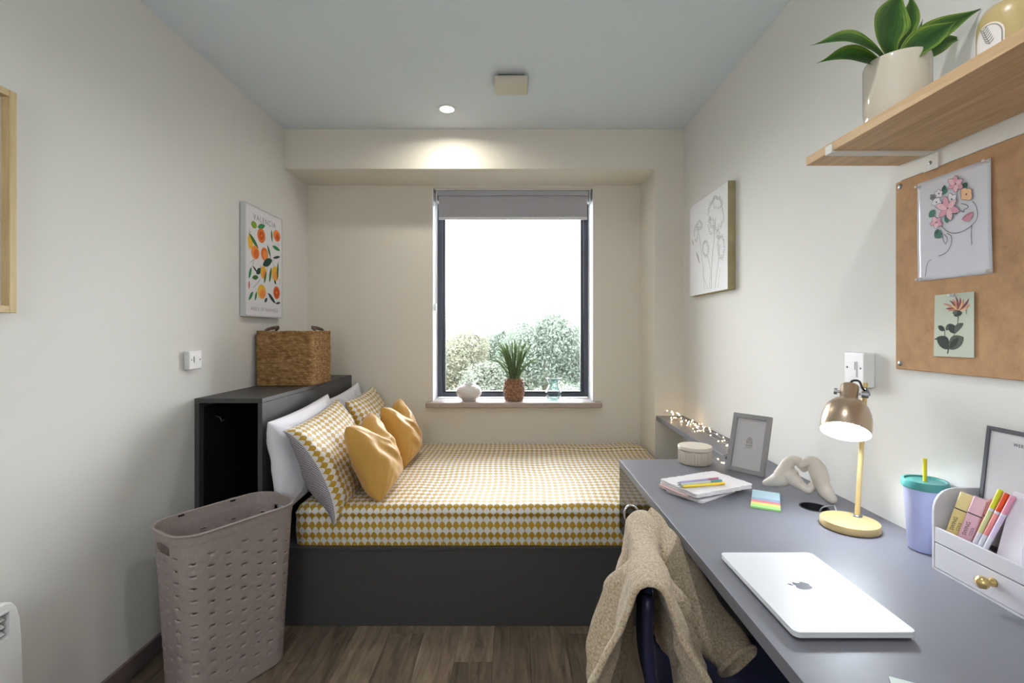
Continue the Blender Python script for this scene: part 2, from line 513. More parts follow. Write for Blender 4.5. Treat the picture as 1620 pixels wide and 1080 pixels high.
# ------------------------------------------------------------------ outside: ground and broadleaf trees, haze mixed into their leaf colours
struct(MB().grid(lambda i, j: Vector((-120 + 20 * i, 8 + 22 * j, -9 + 0.4 * math.sin(i * 1.3 + j))), 13, 13).build('terrain', mat('grass_ground', (74, 84, 66), 0.9)))
M_BARK = mat('bark', (96, 86, 74), 0.9, nscale=6, namt=0.3, bump=0.5, dist=0.02)
M_LEAF = [leaf_mat('leaf_haze', (97, 104, 92), 0.5, 0.18, 1.2), leaf_mat('leaf_mid', (90, 101, 90), 0.5, 0.18, 1.2),  # leaf colours paled and greyed to carry the haze
          leaf_mat('leaf_warm', (106, 108, 91), 0.5, 0.18, 1.2), leaf_mat('leaf_far_haze', (92, 102, 99), 0.4, 0.2, 0.6)]
def tree(x, y, ztop, rad, n, size, m, label, seed):
    rng = np.random.default_rng(seed)
    t = thing('broadleaf_tree', (x, y, -9.0), label, 'tree', 'trees outside the window')
    zc = ztop - rad * 0.95
    blobs = [(x, y, zc, rad * 0.72)]
    for k in range(16):
        a = rng.uniform(0, 2 * PI); e = rng.uniform(-0.5, 1.25)
        d = rad * 0.66
        blobs.append((x + d * math.cos(a) * math.cos(e), y + d * math.sin(a) * math.cos(e), zc + d * math.sin(e), rad * rng.uniform(0.26, 0.42)))
    w = np.array([b_[3] ** 2 for b_ in blobs]); w /= w.sum()
    idx = rng.choice(len(blobs), n, p=w)
    B = np.array(blobs)[idx]
    d = rng.normal(size=(n, 3)); d /= np.linalg.norm(d, axis=1)[:, None]
    rr = B[:, 3] * (1 - 0.35 * rng.random(n) ** 2) * (1 + 0.12 * rng.normal(size=n))
    c = B[:, :3] + d * rr[:, None]
    nrm = d + 0.7 * rng.normal(size=(n, 3)); nrm[:, 2] += 0.4; nrm /= np.linalg.norm(nrm, axis=1)[:, None]
    a = np.cross(nrm, rng.normal(size=(n, 3))); a /= np.linalg.norm(a, axis=1)[:, None]
    b_ = np.cross(nrm, a)
    s = size * rng.uniform(0.6, 1.3, n)[:, None]
    v = np.stack([c - a * s, c + b_ * s * 0.5, c + a * s, c - b_ * s * 0.5], 1).reshape(-1, 3)
    mb = MB()
    mb.v = [tuple(p) for p in v.tolist()]
    mb.f = [[4 * k, 4 * k + 1, 4 * k + 2, 4 * k + 3] for k in range(n)]
    me = bpy.data.meshes.new('foliage'); me.from_pydata(mb.v, [], mb.f); me.materials.append(m)
    o = bpy.data.objects.new('foliage', me); COL.objects.link(o); attach(o, t); o['kind'] = 'stuff'
    MB().tube([(x, y, -9), (x + 0.1, y, zc - rad * 0.6), (x, y, zc)], [rad * 0.12, rad * 0.09, rad * 0.04], 10).build('trunk', M_BARK, t, smooth=True)
TREES = [(1.20, 19, 2.45, 2.1, 26000, 0.06, 1, 'tall broadleaf tree rising highest in the right half of the window'),
         (-2.6, 21, 1.45, 2.3, 26000, 0.06, 2, 'pale yellowish broadleaf tree at the left side of the window'),
         (-0.7, 17.5, 0.30, 1.6, 20000, 0.055, 0, 'lower pale tree directly behind the grass plant on the sill'),
         (3.7, 20.5, 2.2, 1.9, 20000, 0.065, 0, 'broadleaf tree touching the right edge of the window glass'),
         (-5.2, 20, 0.9, 2.4, 16000, 0.08, 1, 'broadleaf tree beyond the left edge of the window glass'),
         (-0.9, 30, 1.5, 1.6, 14000, 0.08, 1, 'small dark tree standing back between the left and right crowns'),
         (1.9, 15.0, -0.45, 1.4, 20000, 0.05, 1, 'low tree beneath the tall crown behind the glass vase'),
         (-2.1, 15.5, -0.55, 1.4, 18000, 0.05, 0, 'low tree behind the white vase on the sill')]
for k, (x, y, zt, r, n, s, mi, lab) in enumerate(TREES): tree(x, y, zt, r, n, s, M_LEAF[mi], lab, 11 + k)
for k, (x, w_) in enumerate(((-12, 'left of the window'), (0, 'centre of the window'), (13, 'right of the window'))):
    tree(x, 78, 1.9 - 0.3 * k, 6.0, 9000, 0.35, M_LEAF[3], 'hazy distant tree on the skyline at the ' + w_, 40 + k)

# ------------------------------------------------------------------ bed corner
HX = -1.143; HT = 1.003; HY = 2.182
hb = thing('headboard_cabinet', ((XL + HX) / 2, (HY + YW) / 2, 0), 'dark grey open-ended box cabinet forming the headboard in the corner', 'cabinet')
T = 0.021
MB().box(XL + 0.002, HX, HY, YW - 0.002, HT - T, HT).build('top_panel', M_GREY_SHADED, hb, bevel=0.0015)
MB().box(XL + 0.002, XL + 0.002 + T, HY, YW - 0.002, 0, HT - T - 0.0005).build('side_panel', M_GREY_SHADED, hb, bevel=0.0015)
MB().box(HX - T, HX, HY, YW - 0.002, 0, HT - T - 0.0005).build('side_panel', M_GREY_SHADED, hb, bevel=0.0015)
MB().box(XL + 0.024, HX - T - 0.001, YW - 0.022, YW - 0.004, 0, HT - T - 0.001).build('back_panel', M_INSIDE, hb)
MB().box(XL + 0.024, HX - T - 0.001, HY + 0.004, YW - 0.023, 0, 0.018).build('bottom_panel', M_INSIDE, hb)
MB().box(XL + 0.0235, XL + 0.0255, HY + 0.03, YW - 0.03, 0.03, HT - 0.04).build('shade_sheet', M_INSIDE, hb)  # dark sheets added to deepen the shadow inside the box
MB().box(HX - T - 0.0028, HX - T - 0.0006, HY + 0.03, YW - 0.03, 0.03, HT - 0.04).build('shade_sheet', M_INSIDE, hb)
hk = at(328, 662, 2.3)
hx = XL + 0.0255
MB().tube(spline([(hx, hk.y, hk.z + 0.012), (hx + 0.02, hk.y, hk.z + 0.005), (hx + 0.03, hk.y, hk.z - 0.012), (hx + 0.042, hk.y, hk.z - 0.004)], 5), 0.003, 8).build('cable_hook', mat('dark_hook', (70, 70, 70), 0.4), hb, smooth=True)

base = thing('bed_base', (-0.12, 2.75, 0), 'dark grey box bed base standing on the plank floor', 'bed')
BT = 0.352
MB().box(HX + 0.002, 0.885, 2.133, 2.155, 0.0, BT - 0.014).build('front_panel', M_GREY_SHADED, base, bevel=0.0015)
MB().box(HX + 0.002, 0.885, 2.128, YW - 0.004, BT - 0.0135, BT).build('top_rail', M_GREY_SHADED, base, bevel=0.0015)
MB().box(0.863, 0.885, 2.156, YW - 0.004, 0.0, BT - 0.014).build('end_panel', M_GREY_SHADED, base)
MB().box(HX + 0.003, HX + 0.024, 2.156, YW - 0.004, 0.0, BT - 0.014).build('end_panel', M_GREY_SHADED, base)

MUST, CREAM = (182, 144, 38), (226, 222, 216)
M_SCAL = scallop_mat('mustard_scallop_cotton', 0.01525, 0.0229, MUST, CREAM)
MX0, MX1, MY0, MY1, MZ0, MZ1 = -0.985, 0.888, 2.133, YW - 0.012, BT + 0.001, 0.532
prof = []     # (y, z) from the front bottom, up, over, down the back
R = 0.045
for k in range(9): prof.append((MY0 + 0.006 + 0.004 * math.cos(k / 8 * PI * 2), lerp(MZ0, MZ1 - R, k / 8)))
for k in range(1, 9):
    a = PI - PI / 2 * k / 8; prof.append((MY0 + R + R * math.cos(a), MZ1 - R + R * math.sin(a)))
for k in range(1, 40): prof.append((lerp(MY0 + R, MY1 - R, k / 40), MZ1))
for k in range(0, 9):
    a = PI / 2 - PI / 2 * k / 8; prof.append((MY1 - R + R * math.cos(a), MZ1 - R + R * math.sin(a)))
prof.append((MY1, MZ0))
arc = [0.0]
for p, q in zip(prof, prof[1:]): arc.append(arc[-1] + math.dist(p, q))
us = [0, 0.0015, 0.006, 0.013, 0.022, 0.033, 0.045] + list(np.linspace(0.07, MX1 - MX0 - 0.07, 90)) + [MX1 - MX0 - t for t in (0.045, 0.033, 0.022, 0.013, 0.006, 0.0015, 0)]
cyc, czc = (MY0 + MY1) / 2, (MZ0 + MZ1) / 2
def mpt(i, j):
    u = us[i]; e = min(u, MX1 - MX0 - u)
    ins = 0.045 - math.sqrt(max(0, 0.045 ** 2 - (0.045 - min(e, 0.045)) ** 2))
    y, z = prof[j]
    y += ins if y < cyc else -ins
    if z > MZ1 - 0.03: z -= ins
    x = MX0 + u
    n1 = noise.noise(Vector((x * 3.1, y * 3.4, 1.7)))
    top = sstep(MZ1 - 0.05, MZ1 - 0.005, prof[j][1])
    front = 1 - sstep(MY0 + 0.02, MY0 + 0.06, prof[j][0])
    z += top * (0.006 * n1 + 0.012 * math.exp(-((y - 3.16 - 0.02 * math.sin(x * 3)) / 0.05) ** 2) * sstep(-0.9, 0.2, x) + 0.004 * noise.noise(Vector((x * 9, y * 2, 5))))
    y += front * (0.005 * noise.noise(Vector((x * 6, z * 5, 3))))
    return Vector((x, max(y, MY0 + 0.001), z))
mb = MB().grid(mpt, len(us), len(prof), uvf=lambda i, j: (us[i] + 0.006 * math.sin(arc[j] * 9), arc[j] + 0.004))
n0 = len(prof)
mb.f.append([j for j in range(n0)]); mb.f.append([(len(us) - 1) * n0 + j for j in reversed(range(n0))])
tag(mb.build('mattress', M_SCAL, None, smooth=True), 'single mattress fitted with a mustard and white scallop-print cover', 'mattress')

def pillow_pts(L, W, Th, pinch, dent, seed, sag=0.0, wrap=0.0, belly=1.0):
    def fn(a, b, side):
        ex = 1 - pinch * (1 - b * b) ; ey = 1 - pinch * 1.3 * (1 - a * a)
        x = L / 2 * a * ex; y = W / 2 * b * ey
        p = ((1 - a ** 2) * (1 - b ** 2))
        h = Th / 2 * max(p, 0) ** (0.36 if dent else 0.42)
        h *= 1 + 0.25 * (-b) * (1 - a * a)            # belly sits low
        y -= dent * math.exp(-(a / 0.36) ** 2) * sstep(-0.1, 1.0, b)
        if dent:
            h *= 1 + 0.35 * math.exp(-(a / 0.3) ** 2) * math.exp(-((b - 0.55) / 0.3) ** 2)
            h += 0.008 * math.sin(9 * a + 5 * b + seed) * p + 0.006 * math.sin(14 * (a + b) + seed * 2) * p * (1 - abs(a))
        y -= sag * (1 - a * a)
        w = noise.noise(Vector((x * 9 + seed, y * 9, side * 3))) * 0.010 + noise.noise(Vector((x * 22 + seed, y * 22, side * 3))) * 0.004
        # creases that run in from the corners
        r = math.atan2(1 - abs(b) + 0.05, 1 - abs(a) + 0.05)
        w += 0.004 * math.sin(r * 16 + seed) * max(0, 1 - 1.2 * math.hypot(1 - abs(a), 1 - abs(b)))
        w *= min(1.0, p * 6)
        zs = wrap * (max(0.0, 1 - b * b) ** 0.6) * sstep(-0.45, -1.0, a) if wrap else 0.0
        if side < 0: h *= belly
        return x, y, side * (h + w) + zs
    return fn
def pillow(name, L, W, Th, center, tilt, mats, label, cat, group, pinch=0.05, dent=0.0, seed=0, yaw=0.0, roll=0.0, reverse=None, n=56, wrap=0.0, belly=1.0):
    """length along Y, leaning back on the headboard by `tilt` from upright"""
    fn = pillow_pts(L, W, Th, pinch, dent, seed, 0.0, wrap, belly)
    t = math.radians(tilt)
    M = Matrix.Translation(Vector(center)) @ Matrix.Rotation(math.radians(yaw), 4, 'Z') @ Matrix.Rotation(-t, 4, 'Y') @ Matrix.Rotation(math.radians(roll), 4, 'X') @ \
        Matrix(((0, 0, 1, 0), (1, 0, 0, 0), (0, 1, 0, 0), (0, 0, 0, 1)))
    def side(mb, sd):
        def g(i, j):
            a = math.sin((2 * i / (n - 1) - 1) * PI / 2); b = math.sin((2 * j / (n - 1) - 1) * PI / 2)
            return M @ Vector(fn(a, b, sd))
        G = [[g(i, j) for j in range(n)] for i in range(n)]
        U = [[0.0] * n for _ in range(n)]; V = [[0.0] * n for _ in range(n)]
        for i in range(n):                                    # cloth lengths measured along the surface
            c_ = 0.0
            for j in range(1, n): c_ += (G[i][j] - G[i][j - 1]).length; U[i][j] = c_
            for j in range(n): U[i][j] -= c_ / 2
        for j in range(n):
            c_ = 0.0
            for i in range(1, n): c_ += (G[i][j] - G[i - 1][j]).length; V[i][j] = c_
            m_ = V[n // 2][j]
            for i in range(n): V[i][j] -= m_
        def uvf(i, j): return (U[i][j] + 3, V[i][j] + 3)
        mb.grid(g, n, n, uvf=uvf)
    if reverse is None:
        mb = MB(); side(mb, 1); side(mb, -1)
        o = mb.build(name, mats, None, smooth=True)
        bm = bmesh.new(); bm.from_mesh(o.data); bmesh.ops.remove_doubles(bm, verts=bm.verts, dist=1e-5); bmesh.ops.recalc_face_normals(bm, faces=bm.faces); bm.to_mesh(o.data); bm.free()
        return tag(o, label, cat, group)
    o = thing(name, center, label, cat, group)
    mb = MB(); side(mb, 1); mb.build('front_side', mats, o, smooth=True)
    mb = MB(); side(mb, -1); r = mb.build('reverse_side', reverse, o, smooth=True); r['label'] = 'reverse in fine navy and white stripes'
    return o
M_WCOT = mat('white_cotton', (232, 230, 236), 0.85, spec=0.2, sheen=0.2, nscale=14, bump=0.3, dist=0.006)
M_STRIPE = stripe_mat('navy_pinstripe_cotton', 0.0066, (40, 44, 66), (236, 234, 232))
M_MUST = mat('mustard_satin', (204, 156, 74), 0.5, spec=0.35, sheen=0.3, nscale=40, namt=0.05, bump=0.12, dist=0.002)
pillow('white_pillow', 0.68, 0.42, 0.17, (-1.050, 2.44, 0.722), 6, M_WCOT, 'plain white pillow at the open end of the bed, behind the nearer scallop pillow', 'pillow', 'pillows on the bed', seed=1, roll=3)
pillow('white_pillow', 0.58, 0.40, 0.14, (-1.060, 3.08, 0.735), 8, M_WCOT, 'plain white pillow in the far corner, behind the farther scallop pillow', 'pillow', 'pillows on the bed', seed=4, roll=4)
pillow('scallop_pillow', 0.69, 0.47, 0.20, (-0.905, 2.43, 0.688), 26, M_SCAL, 'mustard scallop-print pillow showing its striped reverse, nearest the hamper', 'pillow', 'pillows on the bed', seed=2, roll=4, reverse=M_STRIPE, wrap=0.055, belly=1.25)
pillow('scallop_pillow', 0.56, 0.44, 0.17, (-0.895, 3.06, 0.715), 22, M_SCAL, 'mustard scallop-print pillow by the window wall, mostly behind a cushion', 'pillow', 'pillows on the bed', seed=6, roll=3, reverse=M_STRIPE)
pillow('mustard_cushion', 0.385, 0.37, 0.19, (-0.685, 2.36, 0.708), 24, M_MUST, 'plain mustard cushion nearer the camera, with a chopped top', 'cushion', 'mustard cushions', dent=0.085, pinch=0.06, seed=9, yaw=2)
pillow('mustard_cushion', 0.39, 0.36, 0.18, (-0.680, 2.90, 0.708), 20, M_MUST, 'plain mustard cushion farther back, nearer the window wall', 'cushion', 'mustard cushions', dent=0.085, pinch=0.06, seed=13, yaw=0)

# woven basket on the headboard
BX0, BX1, BY0, BY1, BZ0, BZ1 = -1.443, -1.120, 2.665, 2.965, HT, 1.312
bk = thing('wicker_basket', ((BX0 + BX1) / 2, (BY0 + BY1) / 2, HT), 'brown woven seagrass basket with two loop handles on the headboard', 'basket')
M_SEA = ramp_mat('seagrass', [(0.25, (94, 66, 34)), (0.45, (140, 104, 60)), (0.6, (166, 130, 84)), (0.8, (206, 180, 136))], 34, rough=0.75, stretch=(1, 1, 2.2), bump=0.9, dist=0.004, detail=5)
per = rrect(BX1 - BX0 - 0.014, BY1 - BY0 - 0.014, 0.018, 5)
def resample(poly, n):
    P = [Vector((p[0], p[1], 0)) for p in poly]; P.append(P[0])
    L = [0]
    for a, b in zip(P, P[1:]): L.append(L[-1] + (b - a).length)
    out = []
    k = 0
    for i in range(n):
        s = L[-1] * i / n
        while L[k + 1] < s: k += 1
        t = (s - L[k]) / max(1e-9, L[k + 1] - L[k])
        p = P[k].lerp(P[k + 1], t); d = (P[k + 1] - P[k]).normalized()
        out.append((p.x, p.y, d.y, -d.x, s))
    return out, L[-1]
NP, NZ = 340, 100
pp, plen = resample(per, NP)
bcx, bcy = (BX0 + BX1) / 2, (BY0 + BY1) / 2
def weave(i, j):
    x, y, nx, ny, s = pp[i]
    z = (BZ1 - BZ0 - 0.012) * j / (NZ - 1)
    row = int(z / 0.0125)
    ph = (s / 0.021 + (row % 2) * 0.5)
    a = abs(math.sin(PI * z / 0.0125)) ** 0.6
    b = 0.5 + 0.5 * math.cos(2 * PI * ph)
    d = 0.0035 * a * (0.45 + 0.55 * b) + 0.003 * noise.noise(Vector((x * 40, y * 40, z * 40)))
    d += 0.004 * math.sin(PI * z / (BZ1 - BZ0)) * 0.5
    if j == NZ - 1: d = 0
    return Vector((bcx + x + nx * d, bcy + y + ny * d, BZ0 + 0.001 + z))
MB().grid(weave, NP, NZ, cu=True).build('woven_wall', M_SEA, bk, smooth=True, solid=0.007, off=-1)
MB().plate(rrect(BX1 - BX0 - 0.02, BY1 - BY0 - 0.02, 0.016, 4, bcx, bcy), (), BZ0 + 0.0005, BZ0 + 0.008).build('woven_bottom', M_SEA, bk)
rimp = []
for i in range(0, NP + 1, 2):
    x, y, nx, ny, s = pp[i % NP]
    rimp.append((bcx + x - nx * 0.003 + 0.002 * math.sin(s * 300), bcy + y - ny * 0.003, BZ1 - 0.008 + 0.002 * math.sin(s * 260) + 0.003 * noise.noise(Vector((x * 14, y * 14, 2)))))
MB().tube(rimp, 0.0068, 8, caps=False).build('rim_braid', M_SEA, bk, smooth=True)
M_ROPE = ramp_mat('dark_seagrass', [(0.3, (70, 54, 42)), (0.7, (132, 110, 92))], 60, bump=0.8, dist=0.003)
for sx in (-1, 1):
    hxp = bcx + sx * (BX1 - BX0 - 0.03) / 2
    for dz in (0, 0.008):
        MB().tube(spline([(hxp, bcy - 0.062 + dz, BZ1 - 0.022), (hxp - sx * 0.010, bcy - 0.055, BZ1 + 0.004 + dz * 0.6), (hxp - sx * 0.045, bcy, BZ1 + 0.016 + dz), (hxp - sx * 0.010, bcy + 0.055, BZ1 + 0.004 + dz * 0.6), (hxp, bcy + 0.062 - dz, BZ1 - 0.022)], 8), 0.0062, 8).build('handle', M_ROPE, bk, smooth=True)

# laundry hamper
hc = Vector((-1.092, 1.835, 0)); HZ = 0.618
ha = math.atan2(0.847, 0.53)
hm = thing('laundry_hamper', hc, 'tall taupe plastic laundry hamper without a lid, by the left wall', 'hamper')
M_TAUPE = mat('taupe_plastic', (158, 146, 142), 0.42, spec=0.45, nscale=120, bump=0.5, bscale=55, dist=0.004)
hp = rrect(0.440, 0.262, 0.085, 10)
NP2, NZ2 = 480, 210
pq, hlen = resample(hp, NP2)
ca, sa = math.cos(ha), math.sin(ha)
# arc positions of the two short ends
ends = []
for i, (x, y, nx, ny, s) in enumerate(pq):
    pass
def send(sign):
    best = min(range(NP2), key=lambda i: abs(pq[i][1]) + (0 if pq[i][0] * sign > 0 else 9))
    return pq[best][4]
s_end = [send(1), send(-1)]
def hamp(i, j):
    x, y, nx, ny, s = pq[i]
    t = j / (NZ2 - 1)
    z = 0.002 + (HZ - 0.004) * t
    k = 0.85 + 0.15 * t ** 1.1
    if t > 0.93: k += 0.010 * sstep(0.93, 0.96, t)
    d = 0.0
    if 0.06 < t < 0.90:
        cw, ch = 0.0595, 0.0430
        c = round(s / cw); zz = z + (0.0215 if c % 2 else 0)
        r = round(zz / ch)
        du = s - c * cw; dv = zz - r * ch
        sl = dv + 0.10 * du - 9 * (du * du - 0.0001)
        if abs(du) < 0.013:
            d -= 0.0040 * max(0, 1 - (abs(sl - 0.001) / 0.0050) ** 2) * (1 - (du / 0.013) ** 4)
        # shallow woven swells between the slots
        d += 0.0007 * math.cos(2 * PI * (s / cw)) * math.cos(2 * PI * (z / ch)) * sstep(0.06, 0.1, t) * (1 - sstep(0.86, 0.9, t))
    px, py = x * k + nx * d, y * k + ny * d
    return Vector((hc.x + px * ca - py * sa, hc.y + px * sa + py * ca, z))
mb = MB().grid(hamp, NP2, NZ2, cu=True)
keep = []
for q, f in enumerate(mb.f):
    i, j = q // (NZ2 - 1), q % (NZ2 - 1)
    s = pq[i][4]; z = HZ * j / (NZ2 - 1)
    hole_ = False
    for se in s_end:
        ds = min(abs(s - se), hlen - abs(s - se))
        if ds < 0.048 and abs(z - (HZ - 0.060)) < 0.019 - 0.005 * (ds / 0.048) ** 4: hole_ = True
    t_ = j / (NZ2 - 1)
    if 0.07 < t_ < 0.88:
        c = round(s / 0.0595); zz = z + (0.0215 if c % 2 else 0); r = round(zz / 0.0430)
        du = s - c * 0.0595; dv = zz - r * 0.0430
        if abs(du) < 0.0078 and abs(dv + 0.10 * du - 9 * (du * du - 0.0001) - 0.001) < 0.0018: hole_ = True
    if not hole_: keep.append(f)
mb.f = keep
mb.build('basket_wall', M_TAUPE, hm, smooth=True, solid=0.0035, off=-1)
def hring(k, z, r, name, m):
    pts = []
    for i in range(0, NP2 + 1, 3):
        x, y, nx, ny, s = pq[i % NP2]
        pts.append((hc.x + (x * k) * ca - (y * k) * sa, hc.y + (x * k) * sa + (y * k) * ca, z))
    MB().tube(pts, r, 10, caps=False).build(name, m, hm, smooth=True)
hring(1.014, HZ - 0.001, 0.0048, 'rim', M_TAUPE)
MB().plate([(hc.x + (p[0] * 0.845) * ca - (p[1] * 0.845) * sa, hc.y + (p[0] * 0.845) * sa + (p[1] * 0.845) * ca) for p in hp], (), 0.002, 0.007).build('bottom', M_TAUPE, hm)
Mh = Matrix.Translation(hc) @ Matrix.Rotation(ha, 4, 'Z')
for u in (-0.105, 0.085):
    MB().box(u - 0.013, u + 0.013, 0.1305, 0.1335, HZ - 0.012, HZ + 0.0052, Mh).build('hinge_lug', M_TAUPE, hm, bevel=0.001)
    MB().box(u - 0.010, u + 0.010, 0.1262, 0.1302, HZ - 0.009, HZ - 0.002, Mh).build('hinge_slot', M_BLACK, hm)
# ------------------------------------------------------------------ writing and flat print on planes
def flat_map(fn, M):
    return [M @ p for p in fn]
def text(name, body, size, M, m, parent, align='LEFT', space=1.0, depth=0.0001, sx=1.0):
    cu = bpy.data.curves.new(name, 'FONT')
    cu.body = body; cu.size = size; cu.align_x = align; cu.align_y = 'CENTER'; cu.space_character = space; cu.extrude = depth; cu.resolution_u = 3
    tmp = bpy.data.objects.new(name + '_tmp', cu); COL.objects.link(tmp)
    me = bpy.data.meshes.new_from_object(tmp.evaluated_get(bpy.context.evaluated_depsgraph_get()))
    bpy.data.objects.remove(tmp); bpy.data.curves.remove(cu)
    me.transform(M @ Matrix.Diagonal((sx, 1, 1, 1)))
    me.materials.clear(); me.materials.append(m)
    o = bpy.data.objects.new(name, me); COL.objects.link(o)
    attach(o, parent)
    return o
class Ink:
    """thin printed shapes on the plane x = X (facing side = +1 / -1), given in (y, z)"""
    def __init__(s, X, side): s.X, s.side, s.k, s.mb, s.shapes = X, side, 0, {}, []
    def get(s, c):
        if c not in s.mb: s.mb[c] = MB()
        return s.mb[c]
    def lay(s):
        s.k += 1; return s.X + s.side * (0.00012 + 0.000012 * s.k)
    def blob(s, c, pts):
        x = s.lay(); mb = MB(); s.shapes.append((c, mb))
        mb.add([(x, p[0], p[1]) for p in pts], [list(range(len(pts)))]); return s
    def oval(s, c, cy, cz, ry, rz, a0=0, n=20, rot=0.0):
        cr, sr = math.cos(rot), math.sin(rot)
        return s.blob(c, [(cy + ry * math.cos(2 * PI * k / n) * cr - rz * math.sin(2 * PI * k / n) * sr, cz + ry * math.cos(2 * PI * k / n) * sr + rz * math.sin(2 * PI * k / n) * cr) for k in range(n)])
    def leaf(s, c, a, b, w, bow=0.0):
        a, b = Vector(a), Vector(b); d = b - a; nrm = Vector((-d.y, d.x)).normalized()
        L, Rr = [], []
        for k in range(9):
            t = k / 8; p = a + d * t + nrm * (bow * math.sin(PI * t)); h = w / 2 * math.sin(PI * t) ** 0.75
            L.append(p + nrm * h); Rr.append(p - nrm * h)
        return s.blob(c, [tuple(p) for p in L + Rr[::-1][1:-1]])
    def stroke(s, c, pts, w, sm=True):
        P = [Vector((p[0], p[1], 0)) for p in pts]
        if sm and len(P) > 2: P = spline(P, 6)
        x = s.lay(); mb = s.get(c); V = []; Fc = []
        for i, p in enumerate(P):
            d = P[min(i + 1, len(P) - 1)] - P[max(i - 1, 0)]
            if d.length < 1e-9: d = Vector((1, 0, 0))
            nrm = Vector((-d.y, d.x, 0)).normalized() * (w / 2)
            V += [(x, p.x + nrm.x, p.y + nrm.y), (x, p.x - nrm.x, p.y - nrm.y)]
            if i: Fc.append((2 * i - 2, 2 * i - 1, 2 * i + 1, 2 * i))
        mb.add(V, Fc); return s
    def done(s, parent, names):
        for c, mb in s.shapes: mb.build(names.get(c, 'printed_shape'), ink(c), parent)
        for c, mb in s.mb.items(): mb.build(names.get(c, 'drawn_line'), ink(c), parent)['kind'] = 'stuff'
INKS = {}
def ink(c):
    if c not in INKS: INKS[c] = mat('print_ink', c, 0.6, spec=0.2)
    return INKS[c]
def px_plane(X, ox, oy, k):
    """photo crop coordinates -> (y, z) on the wall-parallel plane x = X"""
    def f(cx, cy):
        p = onx(ox + cx / k, oy + cy / k, X); return (p.y, p.z)
    return f
def picture_frame(t, X, side, y0, y1, z0, z1, w, d, m, name='frame_bar', bev=0.002):
    """four bars of a frame hung on the wall plane x = X, standing out by d"""
    xa, xb = sorted((X + side * 0.001, X + side * d))
    for a, b_, c, e in ((y0, y0 + w, z0, z1), (y1 - w, y1, z0, z1), (y0 + w, y1 - w, z0, z0 + w), (y0 + w, y1 - w, z1 - w, z1)):
        MB().box(xa, xb, a, b_, c, e).build(name, m, t, bevel=bev)

# ------------------------------------------------------------------ left wall
# pale pine box frame at the edge of the view
lf = thing('wall_frame', (XL, 1.14, 1.36), 'pale wooden box frame cut by the left edge of the picture', 'frame')
picture_frame(lf, XL, 1, 0.90, 1.370, 1.359, 1.986, 0.020, 0.036, M_PINE)
MB().box(XL + 0.002, XL + 0.012, 0.92, 1.350, 1.379, 1.966).build('mount_board', mat('cream_mount', (214, 208, 198), 0.8), lf)

# fruit poster
PX = XL + 0.027
po = thing('fruit_poster', (XL, 2.75, 1.39), 'white-framed citrus fruit poster with printed lettering above the basket', 'poster')
PY0, PY1, PZ0, PZ1 = 2.545, 2.957, 1.389, 2.000
picture_frame(po, XL, 1, PY0, PY1, PZ0, PZ1, 0.009, 0.030, mat('silver_white_frame', (205, 206, 208), 0.3))
MB().box(XL + 0.002, PX, PY0 + 0.009, PY1 - 0.009, PZ0 + 0.009, PZ1 - 0.009).build('poster_sheet', mat('poster_paper', (232, 230, 236), 0.45), po)
q = px_plane(PX, 360, 300, 4.909)
ik = Ink(PX, 1)
OR, OR2, OR3, YE, G1, G2, G3, LI, BR = (222, 110, 52), (238, 146, 74), (206, 84, 44), (232, 182, 64), (70, 120, 62), (58, 140, 86), (44, 74, 70), (134, 166, 62), (96, 90, 84)
def qo(c, cx, cy, rx, ry):
    a = q(cx, cy); b_ = q(cx + rx, cy); e = q(cx, cy + ry)
    ik.oval(c, a[0], a[1], abs(b_[0] - a[0]), abs(e[1] - a[1]))
def ql(c, x0, y0, x1, y1, w, bow=0): ik.leaf(c, q(x0, y0), q(x1, y1), w, bow)
def qs(c, pts, w): ik.stroke(c, [q(*p) for p in pts], w)
for pts in (((175, 565), (205, 545), (190, 600)), ((260, 590), (235, 640), (215, 700)), ((310, 430), (330, 520), (300, 640)), ((345, 560), (370, 530), (405, 520)),
            ((200, 760), (240, 715), (255, 690)), ((365, 600), (345, 560), (330, 500)), ((180, 320), (168, 360), (170, 300)), ((405, 690), (408, 740)), ((390, 420), (396, 440))): qs(BR, pts, 0.0022)
qo(LI, 205, 272, 22, 28); ql(G2, 232, 290, 292, 280, 0.030)
qo(OR, 262, 357, 30, 56); qo(OR2, 262, 357, 22, 42); qo(OR3, 262, 357, 19, 36); qo(YE, 264, 357, 4, 8)
ql(G1, 340, 310, 346, 408, 0.018); qo(OR2, 382, 358, 27, 44); qo(OR, 388, 368, 18, 32); qo(OR3, 386, 372, 10, 18)
ql(YE, 166, 340, 172, 465, 0.030); qo(YE, 180, 412, 17, 48); ql(G1, 166, 335, 240, 458, 0.026)
qo(OR2, 215, 487, 31, 54); qo(OR, 222, 497, 20, 36); qo(OR, 287, 500, 27, 50); qo(OR2, 292, 508, 17, 36)
ql(G1, 308, 428, 334, 522, 0.020); ql(G2, 346, 436, 408, 472, 0.024)
ql(G3, 272, 585, 346, 545, 0.046); ql(G3, 222, 650, 262, 615, 0.034); ql(G1, 190, 682, 240, 680, 0.026)
ql(G3, 195, 590, 232, 645, 0.012); ql(G3, 352, 530, 408, 520, 0.016)
qo(YE, 279, 642, 24, 50); qo(OR2, 284, 655, 13, 28); qo(YE, 370, 652, 26, 58); qo(OR2, 376, 668, 15, 34)
ql(G1, 284, 728, 300, 630, 0.022); ql(G1, 324, 722, 340, 600, 0.024); ql(G1, 385, 700, 392, 560, 0.022); ql(G3, 362, 700, 376, 735, 0.018)
ql(G2, 165, 690, 184, 600, 0.022); ql(OR3, 165, 775, 168, 705, 0.012)
